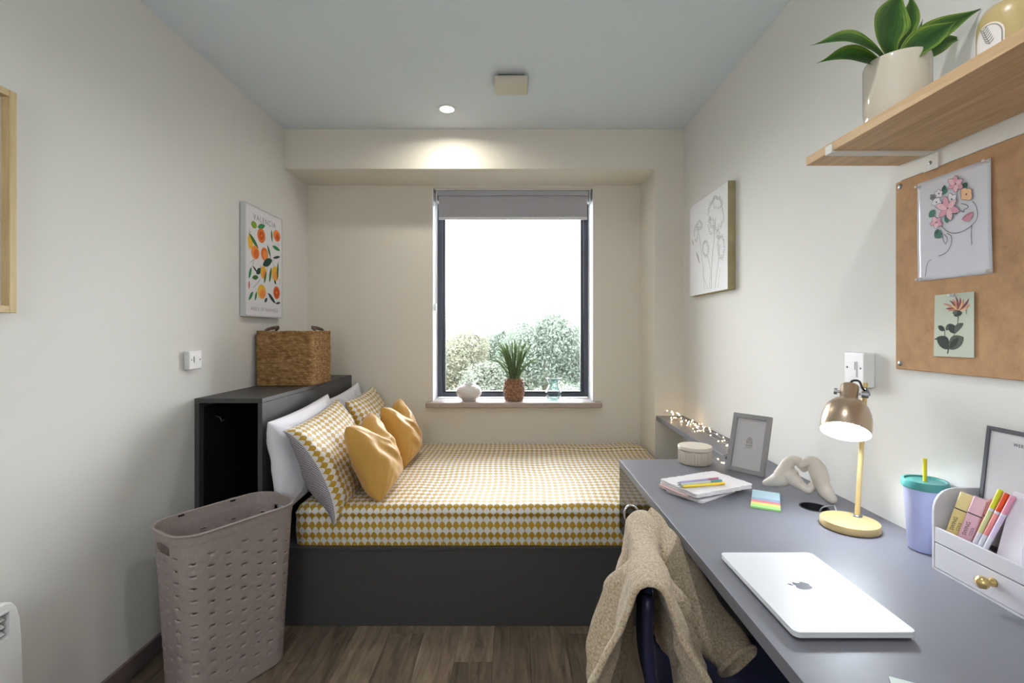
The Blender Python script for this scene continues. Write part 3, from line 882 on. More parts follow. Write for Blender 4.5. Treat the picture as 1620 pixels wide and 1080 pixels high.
qo(YE, 265, 792, 32, 56); qo(OR2, 272, 808, 21, 34); qo(OR, 380, 800, 25, 50); qo(OR3, 380, 800, 19, 38); qo(OR2, 381, 800, 5, 10)
ql(G2, 163, 858, 198, 790, 0.022); ql(G1, 212, 862, 226, 790, 0.018); ql(G3, 312, 800, 372, 884, 0.024); ql(G3, 286, 872, 308, 842, 0.022); ql(G3, 372, 884, 410, 876, 0.014)
ik.done(po, {OR: 'printed_orange', OR2: 'printed_orange', OR3: 'printed_orange', YE: 'printed_lemon', LI: 'printed_lime', G1: 'printed_leaf', G2: 'printed_leaf', G3: 'printed_leaf', BR: 'printed_twig'})
def wall_text_M(X, side, y, z):
    # text plane: runs along +Y on the left wall (side +1), along -Y on the right wall
    d = 1 if side > 0 else -1
    return Matrix(((0, 0, side, X + side * 0.0003), (d, 0, 0, y), (0, 1, 0, z), (0, 0, 0, 1)))
ta = q(285, 238); tb = q(290, 905)
text('lettering', 'VALENCIA', 0.044, wall_text_M(PX, 1, (PY0 + PY1) / 2, 1.936), ink((140, 138, 150)), po, 'CENTER', 1.25)
text('lettering', 'ÁRBOL DE NARANJOS', 0.029, wall_text_M(PX, 1, (PY0 + PY1) / 2, 1.432), ink((176, 160, 178)), po, 'CENTER', 1.05)

# switched spur on the left wall
sw = thing('light_switch', (XL, 2.15, 1.14), 'white square wall switch left of the headboard cabinet', 'switch')
SX = XL + 0.026
MB().box(XL + 0.0005, SX, 2.112, 2.198, 1.138, 1.221).build('switch_box', M_WHITE, sw, bevel=0.005, seg=3)
MB().box(SX, SX + 0.003, 2.144, 2.166, 1.166, 1.196).build('rocker', M_WHITE, sw, bevel=0.001)
MB().box(SX, SX + 0.0012, 2.1405, 2.1432, 1.172, 1.196).build('rocker_slot', mat('slot_grey', (120, 122, 132), 0.5), sw)
for y in (2.128, 2.184):
    MB().lathe([(0, 0.0015), (0.003, 0.0015), (0.003, 0)], 12, Matrix.Translation((SX, y, 1.181)) @ Matrix.Rotation(PI / 2, 4, 'Y')).build('screw', M_STEEL, sw, smooth=True)

# panel heater
ht = thing('panel_heater', (XL, 1.0, 0.12), 'white wall panel heater with louvred grille in the lower left corner', 'heater')
EX = XL + 0.092
out = [(0.66, 0.13)] + [(1.334, 0.13)] + [(1.336, 0.30)] + [(1.332, 0.45), (1.326, 0.52), (1.318, 0.552)] + [(1.305, 0.572), (1.285, 0.580)] + [(0.66, 0.580)]
Myz = Matrix(((0, 0, 1, 0), (1, 0, 0, 0), (0, 1, 0, 0), (0, 0, 0, 1)))
MB().plate(out, [[(0.72, 0.484), (1.297, 0.484), (1.297, 0.553), (0.72, 0.553)]], EX - 0.03, EX, Myz).build('front_cover', M_WHITE, ht, bevel=0.006, seg=3)
MB().plate(out, (), XL + 0.02, EX - 0.0305, Myz).build('heater_body', M_WHITE, ht, bevel=0.003)
MB().box(XL + 0.001, XL + 0.0195, 0.8, 1.2, 0.2, 0.5).build('wall_bracket', M_STEEL, ht)
MB().box(EX - 0.0303, EX - 0.027, 0.722, 1.295, 0.486, 0.551).build('grille_back', M_BLACK, ht)
for z in (0.489, 0.5085, 0.528):
    MB().box(-0.0072, 0.0072, 0.722, 1.291, -0.0014, 0.0014, Matrix.Translation((EX - 0.013, 0, z + 0.007)) @ Matrix.Rotation(math.radians(30), 4, 'Y')).build('louvre_slat', M_WHITE, ht, bevel=0.0006)
picture_in = ((0.716, 0.722, 0.480, 0.557), (1.295, 1.303, 0.480, 0.557), (0.722, 1.295, 0.478, 0.485), (0.722, 1.295, 0.552, 0.559))
for a, b_, c, e in picture_in:
    MB().box(EX - 0.004, EX + 0.0015, a, b_, c, e).build('grille_rim', M_WHITE, ht, bevel=0.0008)

# ------------------------------------------------------------------ ceiling
M_LENS = mat('lit_lens', (255, 250, 240), 0.4, emit=(1, 0.95, 0.86), estr=9.0)
for (x_, y_, p_, c_), w_ in zip(DOWNLIGHTS, ('round white recessed downlight lit near the boxed beam', 'round white recessed downlight over the desk side, out of view above')):
    d = thing('downlight', (x_, y_, HC), w_, 'light')
    MB().lathe([(0.052, HC), (0.052, HC - 0.005), (0.046, HC - 0.008), (0.040, HC - 0.006), (0.040, HC - 0.0005)], 36, Matrix.Translation((x_, y_, 0))).build('trim_ring', M_WHITE, d, smooth=True, angle=40)
    MB().lathe([(0, HC - 0.0012), (0.039, HC - 0.0012), (0.039, HC - 0.0004)], 28, Matrix.Translation((x_, y_, 0))).build('lens', M_LENS, d)
x_, y_, z_, r_ = FILL_GLOBE  # unseen globe on a stand, added to brighten ceiling and walls
d = thing('fill_lamp', (x_, y_, 0), 'added fill light globe on a stand behind the camera', 'lamp')
MB().lathe([(0, r_)] + [(r_ * math.sin(PI * k / 24), r_ * math.cos(PI * k / 24)) for k in range(1, 24)] + [(0, -r_)], 40, Matrix.Translation((x_, y_, z_))).build('fill_globe', mat('fill_glow', (245, 245, 245), 0.5, emit=(0.94, 0.965, 1.0), estr=30.0), d, smooth=True)
MB().tube([(x_, y_, 0.024), (x_, y_, z_ - r_ + 0.002)], 0.011, 12).build('pole', M_STEEL, d, smooth=True, angle=50)
MB().lathe([(0, 0.0005), (0.15, 0.0005), (0.15, 0.02), (0.02, 0.028), (0, 0.028)], 40, Matrix.Translation((x_, y_, 0))).build('round_base', M_STEEL, d, smooth=True, angle=40)
sd = thing('ceiling_sensor', (-0.013, 2.45, HC), 'square off-white sensor box mounted on the ceiling', 'sensor')
M_SENS = mat('ivory_plastic', (206, 200, 186), 0.5)
MB().box(-0.098, 0.070, 2.372, 2.532, 2.549, 2.574).build('cover', M_SENS, sd, bevel=0.007, seg=3)
MB().box(-0.078, 0.052, 2.395, 2.512, 2.5745, HC - 0.0003).build('mounting_plate', mat('sensor_base', (110, 108, 100), 0.6), sd)

# ------------------------------------------------------------------ window dressing
rb = thing('roller_blind', (0, 3.43, 2.09), 'grey roller blind rolled up at the top of the window', 'blind')
M_BLIND = mat('grey_blind_cloth', (184, 184, 192), 0.8, nscale=400, namt=0.06, bump=0.1, dist=0.0005)
MB().box(-0.546, 0.533, 3.415, 3.50, 2.276, 2.312).build('cassette', mat('grey_cassette', (176, 178, 186), 0.4), rb, bevel=0.006)
MB().box(-0.560, 0.547, 3.405, 3.50, 2.3125, 2.3175).build('head_rail', M_WHITE_SATIN, rb)
MB().tube([(-0.540, 3.452, 2.262), (0.527, 3.452, 2.262)], 0.024, 20).build('roll', M_BLIND, rb, smooth=True, angle=60)
MB().box(-0.536, 0.523, 3.4295, 3.4315, 2.126, 2.262).build('blind_cloth', M_BLIND, rb)
MB().box(-0.536, 0.523, 3.4255, 3.4355, 2.106, 2.127).build('bottom_bar', M_WHITE_SATIN, rb, bevel=0.003)
for sx in (-0.553, 0.536):
    MB().box(sx, sx + 0.008, 3.41, 3.505, 2.236, 2.316).build('end_bracket', M_WHITE, rb, bevel=0.002)
MB().tube([(-0.560, 3.425, 2.25), (-0.560, 3.425, 1.50)], 0.0022, 8).build('bead_chain', M_WHITE, rb, smooth=True)
MB().tube([(-0.560, 3.440, 2.25), (-0.560, 3.440, 1.50)], 0.0022, 8).build('bead_chain', M_WHITE, rb, smooth=True)
MB().box(-0.566, -0.554, 3.418, 3.448, 1.455, 1.51).build('chain_tensioner', M_WHITE, rb, bevel=0.003)

# things on the window board
SZ = 0.8172
v0 = at(742, 636, 3.42)
wv = MB().lathe([(0, 0.0), (0.044, 0.0), (0.050, 0.002)] + [(0.091 * math.cos(t), 0.062 + 0.058 * math.sin(t)) for t in [math.radians(-54 + 6 * k) for k in range(20)]] + [(0.036, 0.118), (0.036, 0.125), (0.031, 0.125), (0.032, 0.115), (0.05, 0.104), (0.074, 0.090), (0.083, 0.068), (0.07, 0.030), (0.04, 0.008), (0, 0.008)], 48,
           Matrix.Translation((v0.x, 3.42, SZ))).build('white_vase', mat('white_ceramic', (222, 216, 212), 0.25), None, smooth=True)
tag(wv, 'squat white ceramic vase at the left of the window sill', 'vase')
g0 = at(813, 636, 3.43)
gp = thing('potted_grass', (g0.x, 3.43, SZ), 'green grass plant in a small woven brown pot, centre of the window sill', 'plant')
M_WPOT = ramp_mat('woven_brown', [(0.3, (96, 66, 48)), (0.55, (150, 110, 82)), (0.8, (196, 168, 144))], 90, bump=0.6, dist=0.002, rough=0.6)
NU, NV = 120, 46
def wp(i, j):
    a = 2 * PI * i / NU; t = j / (NV - 1); z = 0.158 * t
    r = 0.056 + 0.022 * math.sin(PI * (0.12 + 0.76 * t)) - 0.004
    row = int(t * 7.999)
    w = abs(math.sin(PI * t * 8)) ** 0.6 * (0.5 + 0.5 * math.cos(a * 14 + (row % 2) * PI))
    r += 0.005 * w
    return Vector((g0.x + r * math.cos(a), 3.43 + r * math.sin(a), SZ + z))
MB().grid(wp, NU, NV, cu=True).build('woven_pot', M_WPOT, gp, smooth=True, solid=0.004)
MB().lathe([(0, 0.0005), (0.053, 0.0005), (0.053, 0.004), (0, 0.004)], 30, Matrix.Translation((g0.x, 3.43, SZ))).build('pot_bottom', M_WPOT, gp)
MB().lathe([(0, 0.135), (0.056, 0.135)], 30, Matrix.Translation((g0.x, 3.43, SZ))).build('soil', mat('soil', (70, 58, 44), 0.95), gp)
M_GRASS = leaf_mat('grass_blade', (92, 112, 76), 0.25, 0.35, 20)
def ribbon(mb, pts, w, fold=0.0, hint=(0, -1, 0)):
    P = spline(pts, 5); n = len(P); V = []; Fc = []
    for i, p in enumerate(P):
        t = i / (n - 1)
        d = (P[min(i + 1, n - 1)] - P[max(i - 1, 0)]).normalized()
        s = d.cross(Vector(hint)).normalized()
        h = w / 2 * (1 - t ** 3.5) ** 0.8 + 0.0004
        V += [p - s * h, p + s * h]
        if i: Fc.append((2 * i - 2, 2 * i - 1, 2 * i + 1, 2 * i))
    mb.add(V, Fc)
mb = MB()
rg = random.Random(5)
for k in range(100):
    a = rg.uniform(0, 2 * PI); r0 = 0.036 * math.sqrt(rg.random())
    b_ = Vector((g0.x + r0 * math.cos(a), 3.43 + r0 * math.sin(a), SZ + 0.130))
    lean = rg.uniform(0.03, 0.15); hgt = rg.uniform(0.20, 0.325) - 0.3 * max(0, lean - 0.10)
    if k < 12: lean = rg.uniform(0.16, 0.21); hgt = rg.uniform(0.16, 0.21); a = rg.choice([PI, 0.0, PI, PI * 0.9, 0.1]) + rg.uniform(-0.3, 0.3)
    dx, dy = math.cos(a) * lean, math.sin(a) * lean * 0.6
    ribbon(mb, [b_, b_ + Vector((dx * 0.22, dy * 0.22, hgt * 0.45)), b_ + Vector((dx * 0.58, dy * 0.58, hgt * 0.82)), b_ + Vector((dx, dy, hgt * (0.98 if k > 9 else 0.86)))], rg.uniform(0.0045, 0.0075), hint=(rg.uniform(-0.6, 0.6), -1, 0))
o = mb.build('grass_blades', M_GRASS, gp, smooth=True); o['kind'] = 'stuff'
mb = MB()
for k in range(12):
    a = rg.uniform(0, 2 * PI); r0 = 0.05
    b_ = Vector((g0.x + r0 * math.cos(a) * 0.8, 3.43 + r0 * math.sin(a) * 0.8, SZ + 0.135))
    mb.tube([b_, b_ + Vector((0.006 * math.cos(a), 0.006 * math.sin(a), 0.045))], [0.0018, 0.0008], 5)
o = mb.build('dry_stalks', mat('dry_stalk', (196, 180, 150), 0.8), gp); o['kind'] = 'stuff'
b0 = at(875.5, 636, 3.43)
bv = MB().lathe([(0, 0.0), (0.040, 0.0), (0.046, 0.004), (0.058, 0.040), (0.057, 0.062), (0.040, 0.098), (0.034, 0.116), (0.037, 0.132), (0.053, 0.160), (0.050, 0.161), (0.033, 0.132), (0.030, 0.116), (0.036, 0.097), (0.053, 0.062), (0.054, 0.042), (0.042, 0.012), (0, 0.010)], 48, Matrix.Translation((b0.x, 3.43, SZ)))
m_bg = pane_mat('aqua_glass', (0.90, 0.985, 0.985), 0.7)
tag(bv.build('glass_vase', m_bg, None, smooth=True), 'small clear aqua glass vase at the right of the window sill', 'vase')

# ------------------------------------------------------------------ right wall
# canvas with line drawing
cv = thing('canvas_print', (XR, 2.58, 1.51), 'square canvas with pale grey seed-head drawing on the right wall', 'picture')
CX0 = XR - 0.036
M_GOLD = ramp_mat('champagne_edge', [(0.3, (150, 138, 100)), (0.7, (176, 164, 124))], 6, bump=0.05)
MB().box(CX0, XR - 0.0005, 2.33, 2.835, 1.512, 2.040).build('canvas_body', M_GOLD, cv, bevel=0.002)
MB().box(CX0 - 0.0012, CX0 - 0.0002, 2.333, 2.832, 1.515, 2.037).build('canvas_face', mat('canvas_white', (228, 228, 230), 0.7, nscale=500, bump=0.1, dist=0.0005), cv)
q3 = px_plane(CX0 - 0.0012, 1080, 270, 5.143)
ik = Ink(CX0 - 0.0012, -1)
GY, GY2 = (170, 170, 166), (186, 186, 182)
for pts, w in ((((232, 962), (238, 760), (255, 560), (268, 380)), 0.006), (((178, 962), (160, 740), (140, 560), (122, 470)), 0.004), (((262, 955), (290, 740), (302, 600)), 0.005),
               (((216, 962), (226, 820), (210, 720), (195, 680)), 0.004), (((206, 964), (170, 850), (178, 760)), 0.003), (((285, 950), (300, 850), (300, 790)), 0.003)):
    ik.stroke(GY, [q3(*p) for p in pts], w)
rg = random.Random(3)
def scribble(cx, cy, rx, ry, n, c=GY2, a0=0, a1=2 * PI):
    for k in range(n):
        a = lerp(a0, a1, (k + rg.random() * 0.6) / n)
        rr = rg.uniform(0.82, 1.08)
        x, y = cx + rx * rr * math.cos(a), cy + ry * rr * math.sin(a)
        s = rg.uniform(4, 8)
        ik.stroke(c, [q3(x + s * math.cos(t) * 0.8, y + s * 1.5 * math.sin(t)) for t in (0, 1.2, 2.5, 3.7, 4.9, 6.2)], 0.0028)
scribble(272, 345, 62, 135, 46); scribble(285, 260, 40, 50, 14); scribble(235, 450, 25, 60, 14)
scribble(188, 635, 24, 62, 26); scribble(316, 620, 28, 92, 28); scribble(140, 440, 20, 30, 12); scribble(112, 510, 14, 60, 12); scribble(290, 515, 12, 30, 8)
ik.leaf(GY, q3(112, 655), q3(142, 755), 0.014); ik.leaf(GY2, q3(78, 560), q3(92, 610), 0.016)
ik.done(cv, {GY: 'drawn_stem', GY2: 'drawn_seed_head'})

# wall spur behind the lamp
ws = thing('wall_socket', (XR, 1.50, 1.13), 'white surface-mounted wall socket directly above the desk lamp', 'socket')
KX = XR - 0.034
MB().box(KX, XR - 0.0005, 1.428, 1.514, 1.139, 1.243).build('socket_box', M_WHITE, ws, bevel=0.004, seg=3)
MB().box(KX - 0.0025, KX, 1.458, 1.484, 1.168, 1.216).build('rocker', M_WHITE, ws, bevel=0.001)
MB().box(KX - 0.003, KX - 0.0024, 1.462, 1.465, 1.19, 1.214).build('rocker_slot', bpy.data.materials['slot_grey'], ws)
for y in (1.443, 1.500):
    MB().lathe([(0, 0.0015), (0.0032, 0.0015), (0.0032, 0)], 12, Matrix.Translation((KX, y, 1.196)) @ Matrix.Rotation(-PI / 2, 4, 'Y')).build('screw', M_STEEL, ws, smooth=True)

# cork board
cb = thing('cork_board', (XR, 0.95, 1.203), 'brown cork pinboard screwed to the right wall under the shelf', 'pinboard')
CBX = XR - 0.012
M_CORK = ramp_mat('cork', [(0.22, (134, 100, 72)), (0.42, (176, 138, 102)), (0.6, (190, 152, 114)), (0.8, (206, 170, 132))], 14, rough=0.9, bump=0.25, dist=0.001, detail=12, nrough=0.75)
MB().box(CBX, XR - 0.0005, 0.50, 1.338, 1.203, 1.719).build('cork_panel', M_CORK, cb, bevel=0.002)
for y, z in ((1.322, 1.705), (1.322, 1.219), (0.516, 1.705), (0.516, 1.219)):
    MB().lathe([(0, 0.002), (0.004, 0.003), (0.0075, 0.001), (0.0078, 0)], 18, Matrix.Translation((CBX, y, z)) @ Matrix.Rotation(-PI / 2, 4, 'Y')).build('screw', M_STEEL, cb, smooth=True)

# glossy print with a flower-crowned face, pinned at its corners
FX = CBX - 0.0035
fp = thing('line_art_print', (FX, 1.16, 1.42), 'glossy white line-art print of a flower-crowned face pinned to the cork board', 'print')
c_tl, c_tr, c_br, c_bl = onx(1451, 291, FX), onx(1567, 249, FX), onx(1570, 432, FX), onx(1452, 445, FX)
def sheet_pt(i, j):
    u, v = i / 20, j / 20
    p = c_bl.lerp(c_br, u).lerp(c_tl.lerp(c_tr, u), v)
    c = 0.0035 * (math.sin(PI * v) * (math.exp(-(u / 0.2) ** 2) + math.exp(-((1 - u) / 0.12) ** 2)))
    return p + Vector((0.0012 - c * 0.45, 0, 0))
M_GLOSSY = mat('glossy_photo_paper', (216, 217, 226), 0.12, spec=0.6, coat=0.6)
MB().grid(sheet_pt, 21, 21).build('sheet', M_GLOSSY, fp, smooth=True, solid=0.0003)
q7 = px_plane(FX - 0.0006, 1440, 240, 5.143)
ik = Ink(FX - 0.0006, -1)
LN, PK, PK2, PE, GN, GN2, LP = (96, 98, 106), (230, 188, 198), (216, 158, 174), (236, 190, 146), (62, 116, 104), (52, 88, 76), (198, 140, 156)
S = lambda pts, w=0.0017, c=LN: ik.stroke(c, [q7(*p) for p in pts], w)
S([(415, 420), (462, 435), (470, 455), (440, 470), (436, 490), (416, 482)])
S([(505, 400), (536, 440), (548, 520), (520, 580), (440, 640), (360, 662), (300, 645), (245, 595)])
S([(500, 596), (498, 680), (502, 755)])
S([(300, 662), (335, 690), (330, 760), (290, 820), (230, 850)])
S([(170, 875), (140, 910), (122, 1015)])
S([(262, 665), (270, 720), (292, 748), (300, 700), (275, 670)])
S([(232, 700), (262, 690), (255, 660)])
ik.leaf(LP, q7(418, 552), q7(512, 490), 0.020, 0.004); S([(420, 550), (455, 522), (510, 490)], 0.0012)
def petals(cx, cy, r, n, c, a0=0.0, w=0.5):
    for k in range(n):
        a = a0 + 2 * PI * k / n
        ik.leaf(LN, q7(cx, cy), q7(cx + (r + 3) * math.cos(a), cy + (r + 3) * math.sin(a)), r * w * 0.00030 + 0.002)
    for k in range(n):
        a = a0 + 2 * PI * k / n
        ik.leaf(c if k % 2 else (PK2 if c == PK else c), q7(cx, cy), q7(cx + r * math.cos(a), cy + r * math.sin(a)), r * w * 0.00030)
    ik.oval(LN, *q7(cx, cy), 0.0022, 0.0022)
for a, b_, w, c in (((280, 270), (268, 340), .012, GN2), ((300, 300), (262, 350), .010, GN), ((465, 250), (420, 300), .014, GN2), ((350, 460), (382, 505), .014, GN), ((302, 580), (300, 500), .016, GN), ((155, 535), (198, 470), .018, GN), ((200, 700), (250, 640), .024, GN), ((205, 640), (232, 660), .014, GN2)):
    ik.leaf(c, q7(*a), q7(*b_), w)
petals(215, 410, 42, 5, (226, 224, 230), 0.3, 0.9); petals(235, 340, 34, 5, (226, 224, 230), 0.8, 0.9); petals(185, 370, 24, 5, (120, 122, 128), 0.2, 0.8)
petals(340, 385, 50, 5, (230, 226, 230), 0.5, 0.7)
petals(215, 575, 52, 5, PK, 0.4, 0.75)
petals(372, 262, 68, 6, PK, 0.5, 0.6); petals(460, 345, 56, 4, PE, 0.8, 1.0)
petals(308, 460, 100, 6, PK, 0.25, 0.5)
ik.done(fp, {LN: 'drawn_line', PK: 'printed_petal', PK2: 'printed_petal', PE: 'printed_petal', GN: 'printed_leaf', GN2: 'printed_leaf', LP: 'printed_lips'})
M_PIN = mat('clear_pin', (225, 222, 222), 0.2)
def pin(p, r, label, X):
    o = MB().lathe([(0, 0), (r, 0), (r * 1.05, 0.002), (r * 0.55, 0.004), (r * 0.55, 0.008), (r * 0.9, 0.010), (r * 0.8, 0.012), (0, 0.0125)], 16, Matrix.Translation((X, p.y, p.z)) @ Matrix.Rotation(-PI / 2, 4, 'Y')).build('push_pin', M_PIN, None, smooth=True)
    return tag(o, label, 'pin', 'push pins')
for (x, y), w in zip(((1455, 296), (1563, 254), (1567, 428), (1456, 442)), ('upper left', 'upper right', 'lower right', 'lower left')):
    pin(onx(x, y, FX - 0.003), 0.0042, 'pale push pin in the %s corner of the face print' % w, FX - 0.0030)

# botanical card
bc = thing('botanical_card', (FX, 1.14, 1.23), 'pale green card with a honeysuckle drawing pinned on the cork board', 'card')
k_tl, k_tr, k_br, k_bl = onx(1479, 467, FX), onx(1541, 461, FX), onx(1541, 566, FX), onx(1477, 563, FX)
mb = MB(); mb.add([p + Vector((d, 0, 0)) for d in (0, 0.0006) for p in (k_tl, k_tr, k_br, k_bl)], [(0, 1, 2, 3), (4, 5, 6, 7), (0, 1, 5, 4), (1, 2, 6, 5), (2, 3, 7, 6), (3, 0, 4, 7)])
mb.build('card_sheet', mat('sage_card', (196, 204, 186), 0.8), bc)
q8 = px_plane(FX - 0.0002, 1460, 450, 8.31)
ik = Ink(FX - 0.0002, -1)
DK, DK2, ST, FL1, FL2, FL3 = (52, 58, 52), (84, 90, 82), (70, 74, 64), (196, 136, 108), (130, 60, 66), (222, 186, 140)
S8 = lambda pts, w, c: ik.stroke(c, [q8(*p) for p in pts], w)
S8([(468, 420), (455, 520), (432, 600), (400, 690), (360, 780), (325, 905)], 0.0018, ST); S8([(290, 600), (292, 690), (335, 830)], 0.0018, ST); S8([(338, 840), (325, 908)], 0.0035, DK)
L8 = lambda c, a, b_, w, bow=0: ik.leaf(c, q8(*a), q8(*b_), w, bow)
L8(DK, (340, 850), (185, 690), .030, .004); L8(DK2, (345, 850), (540, 690), .032, -.004); L8(DK, (350, 840), (470, 700), .014); L8(DK, (290, 605), (200, 545), .013); L8(DK2, (300, 600), (375, 515), .013); L8(DK, (440, 640), (340, 520), .020); L8(DK2, (420, 640), (535, 505), .015, -.004); L8(DK, (152, 715), (200, 715), .004)
for a, b_, c in (((450, 340), (262, 250), FL1), ((450, 345), (300, 320), FL2), ((455, 340), (350, 205), FL2), ((455, 335), (385, 190), FL1), ((460, 335), (430, 150), FL2), ((465, 335), (490, 165), FL2), ((470, 340), (540, 180), FL1), ((475, 340), (612, 175), FL2), ((475, 345), (630, 250), FL1), ((475, 345), (580, 290), FL3), ((450, 345), (370, 280), FL3), ((460, 345), (520, 210), FL3), ((455, 345), (330, 350), FL1)):
    L8(c, a, b_, .0055, .003)
L8(DK, (400, 380), (520, 375), .014); L8(DK, (420, 360), (455, 420), .012); L8(DK2, (390, 375), (460, 360), .010)
S8([(300, 350), (300, 400)], .0015, FL3); S8([(572, 330), (574, 390)], .0015, DK2)
ik.done(bc, {DK: 'drawn_leaf', DK2: 'drawn_leaf', ST: 'drawn_stem', FL1: 'drawn_petal', FL2: 'drawn_petal', FL3: 'drawn_petal'})
pin(onx(1508.5, 467, FX), 0.0048, 'white push pin at the top of the honeysuckle card', FX - 0.0008)

# ------------------------------------------------------------------ wooden shelf
SZ0, SZ1, SXF, SYE = 1.7605, 1.7835, 0.801, 1.318
sh = thing('wall_shelf', (0.94, 0.8, SZ0), 'oak wall shelf on white steel brackets, upper right', 'shelf')
M_OAKY = ramp_mat('oak_board', [(0.3, (184, 152, 112)), (0.5, (204, 172, 132)), (0.7, (218, 188, 150))], 7, rough=0.5, stretch=(9, 0.5, 9), bump=0.06, distort=0.7)
MB().box(SXF, XR - 0.018, 0.30, SYE, SZ0, SZ1).build('shelf_board', M_OAKY, sh, bevel=0.001)
M_BRK = mat('white_bracket', (226, 224, 218), 0.4)
MB().box(XR - 0.016, XR - 0.0005, 0.30, SYE, SZ0 - 0.042, SZ0 + 0.018).build('wall_rail', M_BRK, sh, bevel=0.0015)
for yb in (1.205, 0.42):
    MB().box(SXF - 0.004, XR - 0.016, yb, yb + 0.024, SZ0 - 0.0055, SZ0 - 0.0005).build('bracket_arm', M_BRK, sh, bevel=0.001)
    MB().box(SXF - 0.005, SXF - 0.0008, yb, yb + 0.024, SZ0 - 0.0055, SZ0 + 0.017).build('bracket_lip', M_BRK, sh, bevel=0.001)
    MB().box(XR - 0.0205, XR - 0.0165, yb - 0.01, yb + 0.034, SZ0 - 0.046, SZ0 - 0.0058).build('bracket_plate', M_BRK, sh, bevel=0.001)
    MB().lathe([(0, 0.002), (0.0045, 0.0015), (0.005, 0)], 14, Matrix.Translation((XR - 0.0205, yb + 0.012, SZ0 - 0.027)) @ Matrix.Rotation(-PI / 2, 4, 'Y')).build('screw', M_STEEL, sh, smooth=True)

# potted plant on the shelf
PP = Vector((0.912, 1.145, SZ1 + 0.0003))
pl = thing('potted_plant', PP, 'broad-leaved green plant in a glossy cream pot on the oak shelf', 'plant')
MB().lathe([(0, 0), (0.058, 0), (0.062, 0.004), (0.0665, 0.06), (0.0665, 0.155), (0.0645, 0.163), (0.060, 0.163), (0.0585, 0.15), (0.054, 0.02), (0, 0.02)], 56, Matrix.Translation(PP)).build('pot', mat('cream_glaze', (206, 197, 180), 0.08, spec=0.6, coat=0.5), pl, smooth=True, angle=50)
MB().lathe([(0, 0.140), (0.0582, 0.140)], 30, Matrix.Translation(PP)).build('soil', bpy.data.materials['soil'], pl)
def striped_leaf_mat():
    m = leaf_mat('strap_leaf', (72, 112, 42), 0.18, 0.0, 0, rough=0.38)
    nt = m.node_tree; b = nt.nodes['Principled BSDF']
    uv = nt.nodes.new('ShaderNodeUVMap'); sp = nt.nodes.new('ShaderNodeSeparateXYZ'); nt.links.new(uv.outputs['UV'], sp.inputs[0])
    w = math_node(nt, 'ABSOLUTE', math_node(nt, 'SUBTRACT', sp.outputs['X'], 0.5))
    nz = nt.nodes.new('ShaderNodeTexNoise'); nz.inputs['Scale'].default_value = 1.0; nz.inputs['Detail'].default_value = 4
    mp = nt.nodes.new('ShaderNodeMapping'); mp.inputs['Scale'].default_value = (22, 1.2, 1); nt.links.new(uv.outputs['UV'], mp.inputs['Vector']); nt.links.new(mp.outputs['Vector'], nz.inputs['Vector'])
    f = math_node(nt, 'ADD', math_node(nt, 'MULTIPLY', w, 1.1), math_node(nt, 'MULTIPLY', math_node(nt, 'SUBTRACT', nz.outputs['Fac'], 0.5), 0.7))
    cr = nt.nodes.new('ShaderNodeValToRGB'); el = cr.color_ramp.elements
    el[0].position = 0.1; el[0].color = (*lin((40, 72, 34)), 1); el[1].position = 0.56; el[1].color = (*lin((142, 168, 70)), 1)
    e = el.new(0.38); e.color = (*lin((66, 102, 44)), 1)
    nt.links.new(f, cr.inputs['Fac']); nt.links.new(cr.outputs['Color'], b.inputs['Base Color'])
    return m
M_STRAP = striped_leaf_mat()
def strap(pts, w, hint, wide=0.55):
    P = spline(pts, 7); n = len(P); K = 7
    def g(i, j):
        t = i / (n - 1); p = P[i]
        d = (P[min(i + 1, n - 1)] - P[max(i - 1, 0)]).normalized()
        s = d.cross(Vector(hint)).normalized(); nn = s.cross(d)
        h = w / 2 * (0.28 + 0.72 * sstep(0, wide, t)) * (1 - sstep(wide - 0.1, 1.0, t) ** 1.3) + 0.0004
        c = (j / (K - 1) - 0.5) * 2
        return p + s * (h * c) + nn * (h * 0.35 * c * c)
    return MB().grid(g, n, K, uvf=lambda i, j: (j / (K - 1), i / (n - 1) * 3))
cyp = PP.y
for pts, w, hint in (
    ([(1408, 104, cyp), (1378, 78, cyp - .02), (1336, 62, cyp - .04), (1281, 72, cyp - .05)], 0.056, (0.1, -0.9, 0.45)),
    ([(1404, 112, cyp + .01), (1375, 96, cyp), (1336, 88, cyp - .01), (1291, 100, cyp - .02)], 0.054, (0.0, -0.95, 0.3)),
    ([(1412, 102, cyp - .01), (1402, 62, cyp - .02), (1410, 22, cyp - .01), (1430, -22, cyp)], 0.086, (0.0, -1, 0.15)),
    ([(1420, 102, cyp), (1424, 60, cyp + .03), (1440, 20, cyp + .04), (1440, -14, cyp + .05)], 0.052, (0.1, -1, 0.1)),
    ([(1424, 104, cyp), (1450, 72, cyp - .02), (1500, 40, cyp - .03), (1560, 10, cyp - .04)], 0.060, (-0.2, -0.95, 0.3)),
    ([(1420, 110, cyp - .02), (1442, 82, cyp - .05), (1480, 54, cyp - .07), (1518, 30, cyp - .08)], 0.066, (-0.3, -0.9, 0.35)),
    ([(1440, 104, cyp + .01), (1464, 88, cyp + .02), (1496, 66, cyp + .02), (1531, 60, cyp + .02)], 0.044, (-0.2, -0.95, 0.3)),
    ([(1424, 100, cyp + .02), (1440, 72, cyp + .05), (1452, 52, cyp + .06), (1460, 30, cyp + .07)], 0.022, (0.1, -1, 0.2))):
    strap([at(*p) for p in pts], w, hint).build('leaf', M_STRAP, pl, smooth=True)

